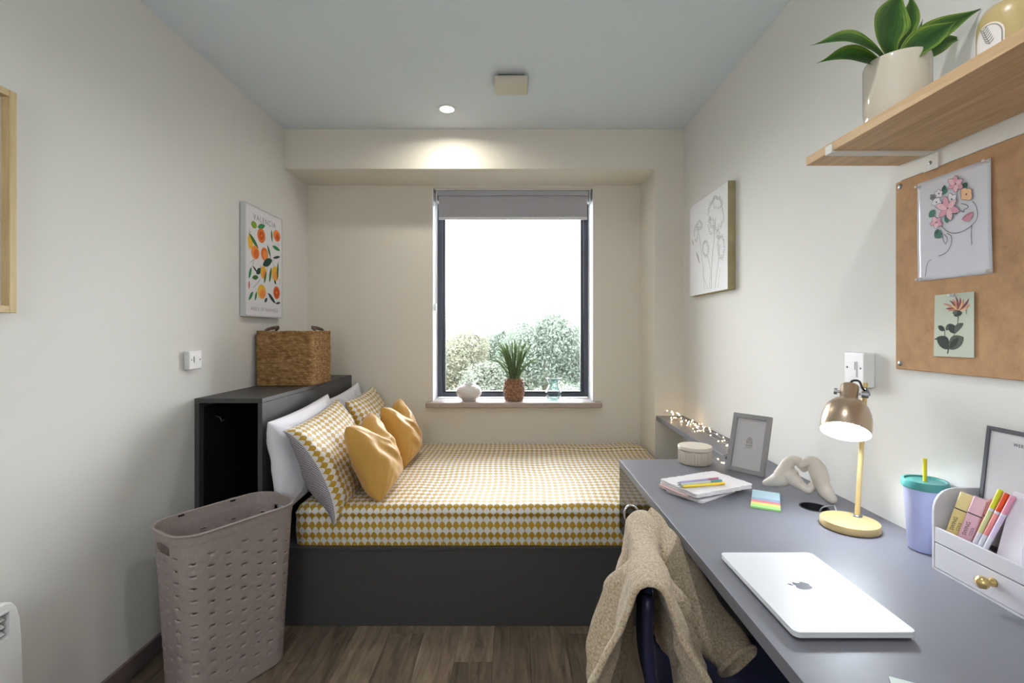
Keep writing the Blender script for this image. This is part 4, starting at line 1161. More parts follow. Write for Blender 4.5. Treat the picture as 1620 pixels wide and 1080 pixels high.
# ceramic diffuser jar
JP = Vector((0.958, 0.916, SZ1 + 0.0003))
jr = thing('diffuser_jar', JP, 'dome-shouldered beige jar with arched white label at the right end of shelf', 'jar')
MB().lathe([(0, 0), (0.054, 0), (0.056, 0.003), (0.056, 0.112), (0.054, 0.126), (0.046, 0.142), (0.030, 0.149), (0.018, 0.152), (0.018, 0.165), (0.015, 0.165), (0.014, 0.15), (0, 0.15)], 56, Matrix.Translation(JP)).build('jar_body', mat('beige_glaze', (188, 168, 118), 0.3, spec=0.5), jr, smooth=True, angle=60)
def cyl_panel(a_c, half, z0, z1, r, d):
    """arched label wrapped on the jar"""
    outl = []
    N = 12
    bodyz = z1 - half * r
    for k in range(N + 1): outl.append((lerp(-half, half, k / N), z0))
    for k in range(2 * N + 1):
        a = PI * k / (2 * N); outl.append((half * math.cos(a), bodyz + half * r * math.sin(a)))
    ctr = (0, (z0 + bodyz) / 2)
    pts = [ctr] + outl
    V = [Vector((JP.x + (r + d) * math.cos(a_c + u), JP.y + (r + d) * math.sin(a_c + u), JP.z + z)) for u, z in pts]
    m = len(outl)
    mb = MB(); 
    for fr in (0.33, 0.66, 1.0):
        pass
    rings = [[(ctr[0] + (u - ctr[0]) * f, ctr[1] + (z - ctr[1]) * f) for u, z in outl] for f in (0.25, 0.5, 0.75, 1.0)]
    V = [Vector((JP.x + (r + d) * math.cos(a_c), JP.y + (r + d) * math.sin(a_c), JP.z + ctr[1]))]
    for rg_ in rings: V += [Vector((JP.x + (r + d) * math.cos(a_c + u), JP.y + (r + d) * math.sin(a_c + u), JP.z + z)) for u, z in rg_]
    Fs = [(0, 1 + i, 1 + (i + 1) % m) for i in range(m)]
    for k in range(3):
        Fs += [(1 + k * m + i, 1 + (k + 1) * m + i, 1 + (k + 1) * m + (i + 1) % m, 1 + k * m + (i + 1) % m) for i in range(m)]
    return MB().add(V, Fs)
AC = math.radians(180)
cyl_panel(AC, 0.50, 0.006, 0.108, 0.056, 0.0006).build('label_border', mat('label_ivory', (232, 226, 214), 0.5), jr, smooth=True)
cyl_panel(AC, 0.455, 0.009, 0.1050, 0.056, 0.0009).build('label_line', mat('label_grey', (150, 146, 138), 0.5), jr, smooth=True)
cyl_panel(AC, 0.42, 0.011, 0.1030, 0.056, 0.0012).build('label_face', mat('label_white', (228, 224, 220), 0.6), jr, smooth=True)
mb = MB()
def jl(u, z): 
    return Vector((JP.x + 0.0577 * math.cos(AC + u), JP.y + 0.0577 * math.sin(AC + u), JP.z + z))
def jstroke(pts, r): mb.tube([jl(*p) for p in spline([(p[0], p[1], 0) for p in pts], 4) for p in [(p[0], p[1])]], r, 5)
jstroke([(0.12, 0.066), (0.02, 0.080), (-0.10, 0.098)], 0.0004)
for k in range(7):
    t = k / 6; b_ = (lerp(0.10, -0.10, t), lerp(0.068, 0.098, t))
    for sg in (-1, 1): jstroke([b_, (b_[0] + sg * 0.07, b_[1] + 0.002), (b_[0] + sg * 0.13, b_[1] + 0.006)], 0.0005)
for z, u0, u1 in ((0.058, -0.28, 0.30), (0.047, -0.30, 0.24), (0.036, -0.20, 0.20)):
    jstroke([(lerp(u0, u1, k / 16), z - 0.012 * k / 16 + 0.0026 * math.sin(k * 2.2)) for k in range(17)], 0.00038)
mb.build('label_script', mat('script_grey', (120, 122, 120), 0.6), jr, smooth=True)
# ------------------------------------------------------------------ ledge with fairy lights
lg = tag(MB().box(0.900, XR - 0.001, 2.046, YB - 0.001, 0.748, 0.775).build('wall_ledge', M_GREY, None, bevel=0.0015), 'narrow dark grey ledge along the right wall between desk and column', 'ledge')
LZ = 0.775
sl = thing('string_lights', (0.98, 2.6, LZ), 'warm white fairy lights tangled along the grey ledge', 'lights')
rg = random.Random(21)
M_WIRE = mat('silver_wire', (190, 186, 180), 0.3, metal=0.8)
bulb_me = MB().lathe([(0, -0.0030), (0.0019, -0.0020), (0.0024, 0.0), (0.0019, 0.0022), (0.0009, 0.0038), (0, 0.0042)], 10).mesh('bulb')
bulb_me.materials.append(mat('lit_bulb', (255, 220, 170), 0.4, emit=(1.0, 0.74, 0.44), estr=7.0))
bulb_me.polygons.foreach_set('use_smooth', [True] * len(bulb_me.polygons))
bulb_far = bulb_me.copy(); bulb_far.materials.clear(); bulb_far.materials.append(mat('lit_bulb_bright', (255, 220, 170), 0.4, emit=(1.0, 0.70, 0.38), estr=30.0))
def bulb(p, far):
    o = bpy.data.objects.new('bulb', bulb_far if far else bulb_me); COL.objects.link(o)
    o.rotation_euler = (rg.uniform(-1, 1), rg.uniform(-1, 1), 0); o.location = p
    attach(o, sl)
for strand in range(3):
    pts = []
    y = 3.02 - 0.02 * strand
    while y > (2.10 if strand < 2 else 2.45):
        u = rg.random()
        pts.append(Vector((rg.uniform(0.925, 1.055), y + rg.uniform(-0.03, 0.03), LZ + 0.002 + (rg.random() ** 2) * (0.050 if y > 2.75 else 0.036))))
        y -= rg.uniform(0.035, 0.075)
    pts[0].y = min(pts[0].y, 3.02)
    P = spline(pts, 6)
    P = [Vector((min(max(p.x, 0.906), 1.066), min(p.y, 3.035), max(p.z, LZ + 0.0015))) for p in P]
    MB().tube(P, 0.0009, 6).build('wire', M_WIRE, sl, smooth=True)
    for k in range(3, len(P), 4):
        bulb(P[k] + Vector((0, 0, 0.004)), P[k].y > 2.72)
endp = [at(1127, 722, 2.02), at(1136, 722, 1.99), at(1142, 727, 1.96), at(1145, 731, 1.93)]
endp = [Vector((p.x, p.y, 0.770 + 0.006 * (k % 2))) for k, p in enumerate(endp)]
P = spline([Vector((0.93, 2.09, LZ + 0.004))] + endp, 5)
MB().tube(P, 0.0009, 6).build('wire', M_WIRE, sl, smooth=True)
for p in endp[1:]: bulb(p + Vector((0, 0, 0.003)), False)

# ------------------------------------------------------------------ desk
DZ, DX, DY1, DY0 = 0.765, 0.4465, 2.042, -0.55
GC = onz(1288, 802, DZ)
dk = thing('desk', (0.76, 0.75, 0), 'dark grey wall-length desk with smoked end panel and cable hole', 'desk')
MB().plate([(DX, DY0), (XR - 0.001, DY0), (XR - 0.001, DY1), (DX, DY1)], [circle(GC.x, GC.y, 0.040, 32)], DZ - 0.028, DZ).build('desk_top', M_GREY, dk, bevel=0.0012)
MB().lathe([(0.0405, DZ - 0.03), (0.0405, DZ + 0.0012), (0.0365, DZ + 0.0012), (0.0365, DZ - 0.03)], 32, Matrix.Translation((GC.x, GC.y, 0))).build('cable_grommet', M_BLACK, dk, smooth=True, angle=40)
MB().lathe([(0, DZ - 0.0285), (0.0362, DZ - 0.0285)], 28, Matrix.Translation((GC.x, GC.y, 0))).build('grommet_bottom', M_BLACK, dk)
m_sm = bpy.data.materials.new('smoked_acrylic'); m_sm.use_nodes = True
nt = m_sm.node_tree; nt.nodes.clear()
o_ = nt.nodes.new('ShaderNodeOutputMaterial'); t_ = nt.nodes.new('ShaderNodeBsdfTransparent'); t_.inputs['Color'].default_value = (0.50, 0.50, 0.51, 1)
d_ = nt.nodes.new('ShaderNodeBsdfGlossy'); d_.inputs['Roughness'].default_value = 0.15; x_ = nt.nodes.new('ShaderNodeMixShader'); x_.inputs[0].default_value = 0.03
nt.links.new(t_.outputs[0], x_.inputs[1]); nt.links.new(d_.outputs[0], x_.inputs[2]); nt.links.new(x_.outputs[0], o_.inputs['Surface'])
o = MB().box(DX + 0.002, DX + 0.006, 1.40, DY1 - 0.001, 0.470, DZ - 0.029).build('apron_panel', m_sm, dk); o['label'] = 'see-through smoked panel under the far end of the desk'
MB().box(DX + 0.0005, DX + 0.0075, 1.40, DY1 - 0.001, 0.4665, 0.4695).build('panel_edge', M_STEEL, dk)
for y in (2.005, -0.45):
    MB().box(0.76, XR - 0.015, y, y + 0.022, 0.0, DZ - 0.0285).build('end_support', M_GREY_SHADED, dk)
MB().box(XR - 0.04, XR - 0.016, -0.42, 2.0, 0.42, DZ - 0.0285).build('back_rail', M_GREY_SHADED, dk)

def on_desk(x, y): return onz(x, y, DZ)
E = 0.0004
# ribbed pot with lid
rp = onz(1100, 733, DZ); rp = Vector((0.748, 1.985, DZ + E))
cp = thing('lidded_pot', rp, 'round cream ribbed pot with a flat lid at the far end of desk', 'pot')
M_CRM = mat('cream_stoneware', (216, 206, 190), 0.5)
MB().lathe([(0, 0), (0.060, 0), (0.0645, 0.004), (0.0655, 0.052), (0.062, 0.054), (0.06, 0.01), (0, 0.01)], 324, Matrix.Translation(rp), mod=lambda a, z: 1 + 0.055 * abs(math.cos(a * 18)) - 0.042).build('ribbed_body', M_CRM, cp, smooth=True, angle=50)
MB().lathe([(0, 0.0545), (0.0635, 0.0555), (0.067, 0.058), (0.067, 0.069), (0.0655, 0.0715), (0, 0.0725)], 64, Matrix.Translation(rp)).build('lid', M_CRM, cp, smooth=True, angle=50)

# notebooks with deckled edges
M_DECK = mat('handmade_paper', (226, 222, 222), 0.9, spec=0.15, nscale=90, bump=0.5, dist=0.002)
M_DECK_P = mat('pink_paper', (214, 186, 184), 0.9, spec=0.15, nscale=90, bump=0.4, dist=0.002)
nbc = Vector((0.655, 1.640, 0))
def notebook(z0, z1, cx, cy, L, W, ang, m, label, seed, rough):
    a = math.radians(ang)
    outl = rrect(L, W, 0.010, 4); rp_, pl_ = resample(outl, 150)
    t = thing('notebook', (cx, cy, z0), label, 'notebook')
    def lay(za, zb, k, amp, name, sd):
        pts = []
        for x, y, nx, ny, s in rp_:
            d = amp * (noise.noise(Vector((x * 60 + sd, y * 60, sd))) + 0.7 * noise.noise(Vector((x * 190 + sd, y * 190, sd))))
            px, py = x * k + nx * d, y * k + ny * d
            pts.append((cx + px * math.cos(a) - py * math.sin(a), cy + px * math.sin(a) + py * math.cos(a)))
        MB().plate(pts, (), za, zb).build(name, m, t, bevel=0.0008)
    th = z1 - z0
    lay(z0, z0 + 0.0035, 1.0, rough, 'cover', seed); lay(z0 + 0.0037, z1 - 0.0037, 0.985, rough * 0.8, 'pages', seed + 3); lay(z1 - 0.0035, z1, 1.0, rough, 'cover', seed + 6)
notebook(DZ + E, DZ + 0.0085, 0.632, 1.624, 0.20, 0.14, 35, M_DECK, 'thin white notebook at the bottom of the pile, one corner showing', 5, 0.0015)
notebook(DZ + 0.0088, DZ + 0.0165, 0.637, 1.648, 0.252, 0.128, 25, M_DECK_P, 'pink notebook in the middle of the pile, its left corner showing', 2, 0.0015)
notebook(DZ + 0.0168, DZ + 0.0298, nbc.x, nbc.y, 0.252, 0.172, 24, M_DECK, 'white notebook with rough deckled edges on top of the pile', 9, 0.0042)
# pens on the notebooks
def pen(name, p0, p1, r, mats, label, cat='pen', group=None, parts=((0, 0.72, 'barrel', 0), (0.72, 1.0, 'cap', 1)), tip=True):
    p0, p1 = Vector(p0), Vector(p1)
    t = thing(name, p0.lerp(p1, 0.5) - Vector((0, 0, r)), label, cat, group)
    for a, b_, nm, mi in parts:
        MB().tube([p0.lerp(p1, a), p0.lerp(p1, b_ - 0.0005)], r if nm != 'cap' else r * 1.06, 12).build(nm, mats[mi], t, smooth=True, angle=40)
    if tip:
        d = (p1 - p0).normalized()
        MB().tube([p0 - d * 0.0001, p0 - d * 0.008, p0 - d * 0.013], [r * 0.85, r * 0.45, 0.0006], 10).build('tip', mats[2], t, smooth=True)
    return t
NZ_ = DZ + 0.0298 + 0.0056
def pen_at(x0, y0, x1, y1): 
    return onz(x0, y0, NZ_), onz(x1, y1, NZ_)
def pm(name, c): return mat(name, c, 0.3)
M_TIP = pm('pen_tip_grey', (150, 150, 156))
yel, ylc = pm('yellow_pen', (232, 206, 64)), pm('yellow_cap', (240, 198, 50))
for (a, b_, c, d), m1, m2, lab in (((1080, 769.5, 1146, 764), yel, ylc, 'yellow felt pen, front one on the white notebook'),
                                   ((1077, 766.5, 1141, 760.0), pm('mint_pen', (196, 206, 200)), pm('teal_cap', (96, 164, 164)), 'pale pen with a teal end lying on the white notebook'),
                                   ((1076, 763.3, 1136, 756.8), pm('lilac_pen', (178, 164, 204)), pm('rose_cap', (192, 112, 138)), 'lilac pen with a rose end, rear one on the white notebook'),
                                   ):
    p0, p1 = pen_at(a, b_, c, d); p1.z = p0.z
    pen('pen', p0, p1, 0.0046, (m1, m2, M_TIP), lab, group='pens on the notebooks')
# pad of page markers
st = thing('sticky_notes', onz(1211, 793, DZ), 'pad of pastel sticky notes in five coloured bands', 'sticky notes')
o0, o1 = onz(1188.5, 803.5, DZ), onz(1233.5, 809.5, DZ); top_ = onz(1189.5, 777.5, DZ)
tr_ = onz(1234.5, 781.5, DZ); ay = (top_ + tr_) / 2 - (o0 + o1) / 2; leng = ay.length; ay.normalize(); ax = Vector((ay.y, -ay.x, 0)); wid = 0.5 * ((o1 - o0).length + (tr_ - top_).length); o0 = (o0 + o1) / 2 - ax * wid / 2; Mst = frame_axes(o0, ax, ay)
y = 0.0
for f, c, nm in ((0.14, (160, 214, 130), 'green_strip'), (0.13, (234, 216, 120), 'yellow_strip'), (0.13, (226, 130, 146), 'pink_strip'), (0.13, (150, 180, 206), 'blue_strip'), (0.47, (196, 226, 238), 'pale_blue_block')):
    MB().box(0, wid, y + 0.0003, y + f * leng - 0.0003, E, 0.006, Mst).build(nm, pm(nm, c), st, bevel=0.0004); y += f * leng

# grey photo frame leaning back
bl, br = onz(1147.5, 741, DZ + 0.001), onz(1208, 755, DZ + 0.001)
ax = (br - bl).normalized(); FWD = br - bl; fw = FWD.length
nrm = Vector((ax.y, -ax.x, 0)); nrm = nrm if nrm.y < 0 else -nrm                    # towards the viewer
lean = math.radians(17)
up = Vector((0, 0, 1)) * math.cos(lean) - nrm * math.sin(lean)
Mf = frame_axes(bl, ax, up)     # x along the bottom, y up the frame, z towards the viewer
if (Mf.to_3x3() @ Vector((0, 0, 1))).dot(nrm) < 0: Mf = frame_axes(br, -ax, up)
FH = 0.226
pf = thing('photo_frame', (bl + br) / 2, 'grey tabletop photo frame with a plain printed card, leaning on the desk', 'frame')
M_FR = mat('grey_wood_frame', (150, 148, 148), 0.5)
w = 0.017
Mf = Mf @ Matrix.Translation((0, 0, -0.014))
for a, b_, c, d in ((0, w, 0, FH), (fw - w, fw, 0, FH), (w, fw - w, 0, w), (w, fw - w, FH - w, FH)):
    MB().box(a, b_, c, d, 0, 0.014, Mf).build('frame_bar', M_FR, pf, bevel=0.001)
MB().box(w - 0.002, fw - w + 0.002, w - 0.002, FH - w + 0.002, -0.002, 0.004, Mf).build('print_card', mat('grey_white_card', (196, 194, 194), 0.7), pf)
g = MB()
cx_, cy_ = fw * 0.50, FH * 0.53
for pts in ([(-.010, -.006), (-.010, .010), (0, .019), (.010, .010), (.010, -.006), (-.010, -.006)], [(-.006, -.004), (-.006, .006), (.006, .006), (.006, -.004)], [(-.003, .009), (.003, .009), (0, .013), (-.003, .009)], [(-.014, -.012), (.014, -.012)], [(-.014, -.015), (.014, -.015)], [(-.012, -.022), (.008, -.022)], [(-.010, -.0005), (.010, -.0005)]):
    for p, q_ in zip(pts, pts[1:]):
        g.tube([Mf @ Vector((cx_ + p[0], cy_ + p[1], 0.0043)), Mf @ Vector((cx_ + q_[0], cy_ + q_[1], 0.0043))], 0.0007, 5)
g.build('printed_house_mark', mat('print_grey', (120, 118, 118), 0.7), pf)
pb = Mf @ Vector((fw / 2, 0.14, -0.003)); pe = pb + Vector((0, 0, 0)) - nrm * 0.055; pe.z = DZ + 0.001
MB().tube([pb, Vector((pe.x, pe.y, pe.z + 0.002))], 0.004, 4).build('back_strut', M_FR, pf)

# knotted sculpture
sc_ = thing('knot_sculpture', on_desk(1262, 778), 'off-white interlinked ceramic sculpture with two arched forms by the lamp', 'ornament')
M_SCU = mat('matt_ceramic', (206, 198, 186), 0.55, nscale=40, namt=0.03)
def scp(x, y, off=0.0):
    Y = lerp(1.655, 1.505, (x - 1205) / 115) + off
    p = at(x, y, Y); p.z = max(p.z, DZ + 0.004); return p
def limb(name, pts, rad, flat=0.8, sub=1):
    n = 7
    P = spline(pts, n); R = []
    for i in range(len(P)):
        t = i / n; k = min(int(t), len(rad) - 2); R.append(lerp(rad[k], rad[k + 1], t - k))
    P2 = []
    for p, r in zip(P, R): P2.append(Vector((p.x, p.y, max(p.z, DZ + E + r * 0.9))))
    d0 = (P2[0] - P2[1]).normalized(); d1 = (P2[-1] - P2[-2]).normalized()
    P2 = [P2[0] + d0 * R[0] * 0.8, P2[0] + d0 * R[0] * 0.5] + P2 + [P2[-1] + d1 * R[-1] * 0.5, P2[-1] + d1 * R[-1] * 0.8]
    R2 = [R[0] * 0.25, R[0] * 0.8] + R + [R[-1] * 0.8, R[-1] * 0.25]
    MB().tube(P2, R2, 20, flat=flat).build(name, M_SCU, sc_, smooth=True)
limb('left_form', [scp(1211, 764), scp(1222, 761), scp(1236, 756), scp(1242, 744), scp(1247, 733), scp(1255, 728), scp(1263, 730), scp(1268, 736, .004), scp(1272, 742, .012)],
     [0.011, 0.018, 0.030, 0.025, 0.019, 0.016, 0.015, 0.014, 0.011], 0.9)
limb('left_leg', [scp(1246, 738), scp(1250, 750), scp(1258, 760), scp(1268, 768), scp(1278, 774), scp(1286, 768, .006), scp(1290, 762, .01)], [0.017, 0.027, 0.022, 0.015, 0.014, 0.013, 0.010], 0.85)
limb('right_form', [scp(1268, 735, -.006), scp(1275, 731, -.004), scp(1284, 731), scp(1292, 741), scp(1297, 755), scp(1301, 768), scp(1308, 780), scp(1317, 790)], [0.010, 0.014, 0.021, 0.027, 0.026, 0.022, 0.022, 0.015], 0.7)

# ------------------------------------------------------------------ desk lamp
lb = Vector((0.928, 1.328, DZ + E))
lp = thing('desk_lamp', lb, 'brass desk lamp, switched on, with round base and dome shade', 'lamp')
M_BRASS = mat('satin_brass', (212, 188, 134), 0.45, metal=0.45, nscale=200, bump=0.02)
M_BRASS2 = mat('bronze_shade', (186, 166, 144), 0.30, metal=0.7)
MB().lathe([(0, 0), (0.066, 0), (0.070, 0.0015), (0.0705, 0.002), (0.0705, 0.0185), (0.0695, 0.0205), (0.066, 0.0212), (0, 0.0222)], 64, Matrix.Translation(lb)).build('round_base', M_BRASS, lp, smooth=True, angle=50)
p0 = at(1356, 818, 1.352); p0.z = lb.z + 0.0205
p1 = at(1369, 605, 1.366)
MB().tube([p0, p1], 0.0065, 16).build('pole', M_BRASS, lp, smooth=True, angle=50)
MB().lathe([(0.0125, 0), (0.0125, 0.004), (0.008, 0.006)], 20, Matrix.Translation(p0)).build('pole_collar', M_STEEL, lp, smooth=True)
oc = at(1337, 683, 1.316); ct = at(1345, 606, 1.380)
axis = (ct - oc).normalized()
Ms = axis.to_track_quat('Z', 'Y').to_matrix().to_4x4(); Ms.translation = oc
MB().lathe([(0.0585, 0), (0.0595, 0.002), (0.0595, 0.035), (0.057, 0.055), (0.050, 0.075), (0.038, 0.090), (0.0235, 0.098), (0.0215, 0.102), (0.0225, 0.142), (0.021, 0.145), (0, 0.1455)], 56, Ms).build('dome_shade', M_BRASS2, lp, smooth=True, angle=60)
MB().lathe([(0.0583, 0.0003), (0.0575, 0.035), (0.055, 0.055), (0.048, 0.074), (0.036, 0.088), (0, 0.094)], 56, Ms).build('shade_lining', mat('white_lining_paint', (245, 245, 245), 0.6), lp, smooth=True)
bulbm = MB().lathe([(0, 0.010), (0.020, 0.013), (0.031, 0.024), (0.034, 0.038), (0.028, 0.056), (0.014, 0.072), (0.013, 0.088), (0, 0.088)], 32, Ms)
bulbm.build('bulb', mat('lit_lamp_bulb', (255, 255, 255), 0.4, emit=(0.84, 0.91, 1.0), estr=132.0), lp, smooth=True)
kx = (Ms.to_3x3() @ Vector((1, 0, 0))); side = axis.cross(Vector((0, 0, 1)))
side = Vector((0.83, -0.55, 0)); side = (side - axis * side.dot(axis)).normalized()
pc = oc + axis * 0.122
for sg, L in ((-1, 0.036), (1, 0.045)):
    MB().tube([pc + side * sg * 0.021, pc + side * sg * (0.028)], 0.0035, 10).build('pivot_pin', M_STEEL, lp)
    MB().tube([pc + side * sg * 0.0285, pc + side * sg * L], 0.009, 18).build('pivot_knob', M_STEEL, lp, smooth=True, angle=50)
MB().tube([pc + side * 0.0455, p1 + Vector((0, 0, -0.012))], 0.004, 8).build('pivot_arm', M_STEEL, lp)
ck = oc + axis * 0.145
M_CORD = mat('black_cord', (40, 40, 42), 0.5)
MB().tube(spline([ck - axis * 0.002, ck + axis * 0.016 + side * 0.004, ck + axis * 0.018 + side * 0.020, ck - axis * 0.004 + side * 0.030, p1 + Vector((0.004, -0.004, -0.03))], 7), 0.0030, 10).build('lamp_cord', M_CORD, lp, smooth=True)
MB().tube([ck - axis * 0.001, ck + axis * 0.008], [0.008, 0.005], 12).build('cord_grip', M_CORD, lp, smooth=True)
c0 = Vector((0.90, 1.398, DZ + 0.004))
gpt = Vector((GC.x + 0.018, GC.y - 0.012, 0))
MB().tube(spline([(lb.x + 0.01, lb.y + 0.066, DZ + 0.009), (lb.x + 0.03, lb.y + 0.105, DZ + 0.018), (lb.x + 0.035, lb.y + 0.125, DZ + 0.014), (gpt.x, gpt.y, DZ + 0.003), (gpt.x - 0.008, gpt.y + 0.008, DZ - 0.024)], 7), 0.0022, 8).build('base_cord', mat('grey_cord', (150, 150, 152), 0.4), lp, smooth=True)

# ------------------------------------------------------------------ laptop
M_ALU = mat('silver_aluminium', (226, 227, 230), 0.42, metal=0.25, spec=0.5)
lt = thing('laptop', (0.600, 0.990, DZ), 'closed silver laptop lying on the desk', 'laptop')
lap = rrect(0.2155, 0.304, 0.0115, 6, 0.5975, 0.990)
lap2 = rrect(0.2095, 0.298, 0.0105, 6, 0.5975, 0.990)
MB().plate(lap2, (), DZ + 0.0042, DZ + 0.0062).build('under_pan', mat('shadow_grey_pan', (130, 131, 134), 0.5, metal=0.4), lt, bevel=0.0008)
MB().plate(lap, (), DZ + 0.0063, DZ + 0.0120).build('body', M_ALU, lt, bevel=0.0020, seg=3)
MB().plate(lap, (), DZ + 0.0124, DZ + 0.0165).build('lid', M_ALU, lt, bevel=0.0010)
for x, y in ((0.515, 0.865), (0.68, 0.865), (0.515, 1.115), (0.68, 1.115)):
    MB().lathe([(0, E), (0.008, E), (0.008, 0.0041), (0, 0.0041)], 18, Matrix.Translation((x, y, DZ))).build('rubber_foot', M_BLACK, lt)
# fruit-shaped emblem: leaf towards the desk edge, bite on the far side
ap = [(0.0, 0.72), (0.16, 0.80), (0.36, 0.84), (0.58, 0.76), (0.72, 0.62), (0.60, 0.50), (0.53, 0.32), (0.53, 0.12), (0.62, -0.06), (0.78, -0.18), (0.66, -0.48), (0.46, -0.76), (0.26, -0.86), (0.0, -0.78), (-0.26, -0.86), (-0.48, -0.74), (-0.70, -0.40), (-0.80, 0.0), (-0.78, 0.36), (-0.64, 0.66), (-0.42, 0.82), (-0.18, 0.80)]
apS = [tuple(p)[:2] for p in spline([(x, y, 0) for x, y in ap + ap[:1]], 4)][:-1]
lfS = [(0.02, 0.94), (0.06, 1.16), (0.20, 1.32), (0.40, 1.40), (0.40, 1.22), (0.30, 1.04), (0.14, 0.95)]
s_ = 0.0195
def logo(pts): return [(0.596 - s_ * py, 0.992 + s_ * px) for px, py in pts]
M_LOGO = mat('emblem_grey', (70, 72, 78), 0.4)
e1 = MB().plate(logo(apS), (), DZ + 0.01652, DZ + 0.01670); e1.plate(logo(lfS), (), DZ + 0.01652, DZ + 0.01670)
e1.build('emblem', M_LOGO, lt)

# ------------------------------------------------------------------ tumbler
tp = Vector((1.020, 1.192, DZ + E))
tm = thing('tumbler', tp, 'lavender tumbler with a teal lid and yellow straw', 'tumbler')
MB().lathe([(0, 0), (0.031, 0), (0.034, 0.003), (0.0435, 0.158), (0.0445, 0.160), (0.042, 0.160), (0.033, 0.01), (0, 0.008)], 48, Matrix.Translation(tp)).build('cup', mat('lavender_plastic', (182, 190, 230), 0.35), tm, smooth=True, angle=50)
MB().lathe([(0.0455, 0.154), (0.0475, 0.156), (0.0475, 0.168), (0.0455, 0.1735), (0.041, 0.1735), (0.040, 0.170), (0, 0.169)], 48, Matrix.Translation(tp)).build('lid', mat('teal_plastic', (66, 138, 132), 0.35), tm, smooth=True, angle=40)
MB().tube([tp + Vector((0.0, 0, 0.1695)), tp + Vector((0.0, 0.0, 0.226))], 0.0044, 14).build('straw', mat('yellow_straw', (214, 200, 50), 0.3), tm, smooth=True, angle=40)

# ------------------------------------------------------------------ desk organiser
ox0, ox1, oy0, oy1 = 0.957, XR - 0.004, 0.815, 1.100
og = thing('desk_organizer', ((ox0 + ox1) / 2, 0.96, DZ), 'pale grey desk organizer with a drawer and round brass knob', 'organizer')
M_ORG = mat('pale_grey_lacquer', (206, 204, 210), 0.4)
z0 = DZ + E
wt = 0.006
side_o = [(ox0, z0), (ox1, z0), (ox1, 0.950), (ox0 + 0.050, 0.950)] + [(ox0 + 0.042 - 0.042 * math.sin(a), 0.898 + 0.050 * math.cos(a)) for a in (0.2, 0.5, 0.8, 1.1, 1.35, PI / 2)]
Mxz2 = lambda y: Matrix(((1, 0, 0, 0), (0, 0, -1, y), (0, 1, 0, 0), (0, 0, 0, 1)))
for y in (oy1, oy0 + wt):
    MB().plate(side_o, (), 0, wt, Mxz2(y)).build('side_panel', M_ORG, og, bevel=0.0012)
MB().box(ox1 - wt, ox1, oy0 + wt, oy1 - wt, z0, 0.950).build('back_panel', M_ORG, og)
MB().box(ox0 + 0.0005, ox1 - wt, oy0 + wt, oy1 - wt, z0, z0 + 0.005).build('bottom_panel', M_ORG, og)
MB().box(ox0 + 0.0075, ox1 - wt, oy0 + wt, oy1 - wt, 0.8285, 0.8335).build('tray_panel', M_ORG, og)
MB().box(ox0 + 0.0005, ox0 + 0.006, oy0 + wt, oy1 - wt, 0.8290, 0.863).build('front_lip', M_ORG, og, bevel=0.0012)
dr = MB().box(ox0 + 0.0003, ox0 + 0.006, oy0 + wt + 0.0012, oy1 - wt - 0.0012, z0 + 0.0062, 0.8268).build('drawer', M_ORG, og, bevel=0.0008)
kp = Vector((ox0, 0.958, 0.806))
Mk = Matrix.Translation(kp) @ Matrix.Rotation(-PI / 2, 4, 'Y')
MB().lathe([(0, -0.0002), (0.0085, 0), (0.0085, 0.005), (0.0050, 0.009), (0.0050, 0.012), (0.0100, 0.016), (0.0128, 0.022), (0.0115, 0.029), (0.006, 0.0335), (0, 0.0345)], 28, Mk).build('knob', mat('polished_brass', (214, 188, 128), 0.25, metal=0.9), dr, smooth=True)

# things standing in the tray
TZ = 0.8340
def block_pen(x0, y0, x1, y1, h, w, d, m, mcap, label, word):
    p0 = Vector((x0, y0, TZ + 0.004)); p1 = Vector((x1, y1, TZ + h))
    ay_ = (p1 - p0).normalized(); L = (p1 - p0).length
    fz = Vector((-0.80, -0.60, 0.0))
    Mh_ = frame_axes(p0, ay_.cross(fz), ay_)
    t = thing('highlighter', p0, label, 'highlighter', 'chunky highlighters in the organizer')
    out_ = rrect(w, d, d * 0.28, 4)
    Mv = Mh_ @ Matrix(((1, 0, 0, 0), (0, 0, 1, 0), (0, -1, 0, 0), (0, 0, 0, 1)))
    MB().plate(out_, (), 0, L * 0.655, Mv).build('barrel', m, t, bevel=0.001)
    MB().plate([(x * 0.97, y * 0.97) for x, y in out_], (), L * 0.6555, L * 0.675, Mv).build('black_band', M_BLACK, t)
    MB().plate(out_, (), L * 0.6755, L, Mv).build('cap', mcap, t, bevel=0.0015)
    if word:
        s = 1 if (Mh_.to_3x3() @ Vector((0, 0, 1))).dot(fz) > 0 else -1
        fr_ = Mh_ @ Matrix.Translation((0, L * 0.36, s * (d / 2 + 0.0002)))
        Mt = fr_ @ Matrix.Rotation(PI / 2 if s > 0 else -PI / 2, 4, 'Z')
        if s < 0: Mt = Mt @ Matrix.Rotation(PI, 4, 'X')
        text('lettering', 'SWING', 0.0095, Mt @ Matrix.Translation((0, 0.003, 0)), INKB, t, 'CENTER')
        text('lettering', 'COOL', 0.007, Mt @ Matrix.Translation((-0.002, -0.006, 0)), INKB, t, 'CENTER')
INKB = mat('black_print', (24, 24, 26), 0.5)
block_pen(0.980, 1.079, 1.004, 1.063, 0.112, 0.024, 0.015, pm('pastel_yellow', (238, 218, 148)), pm('pastel_yellow_cap', (240, 224, 160)), 'pastel yellow chunky highlighter beside the organizer side panel', True)
block_pen(0.982, 1.052, 1.008, 1.036, 0.112, 0.024, 0.015, pm('pastel_pink', (238, 190, 206)), pm('pastel_pink_cap', (240, 196, 212)), 'pastel pink chunky highlighter with black lettering in the organizer', True)
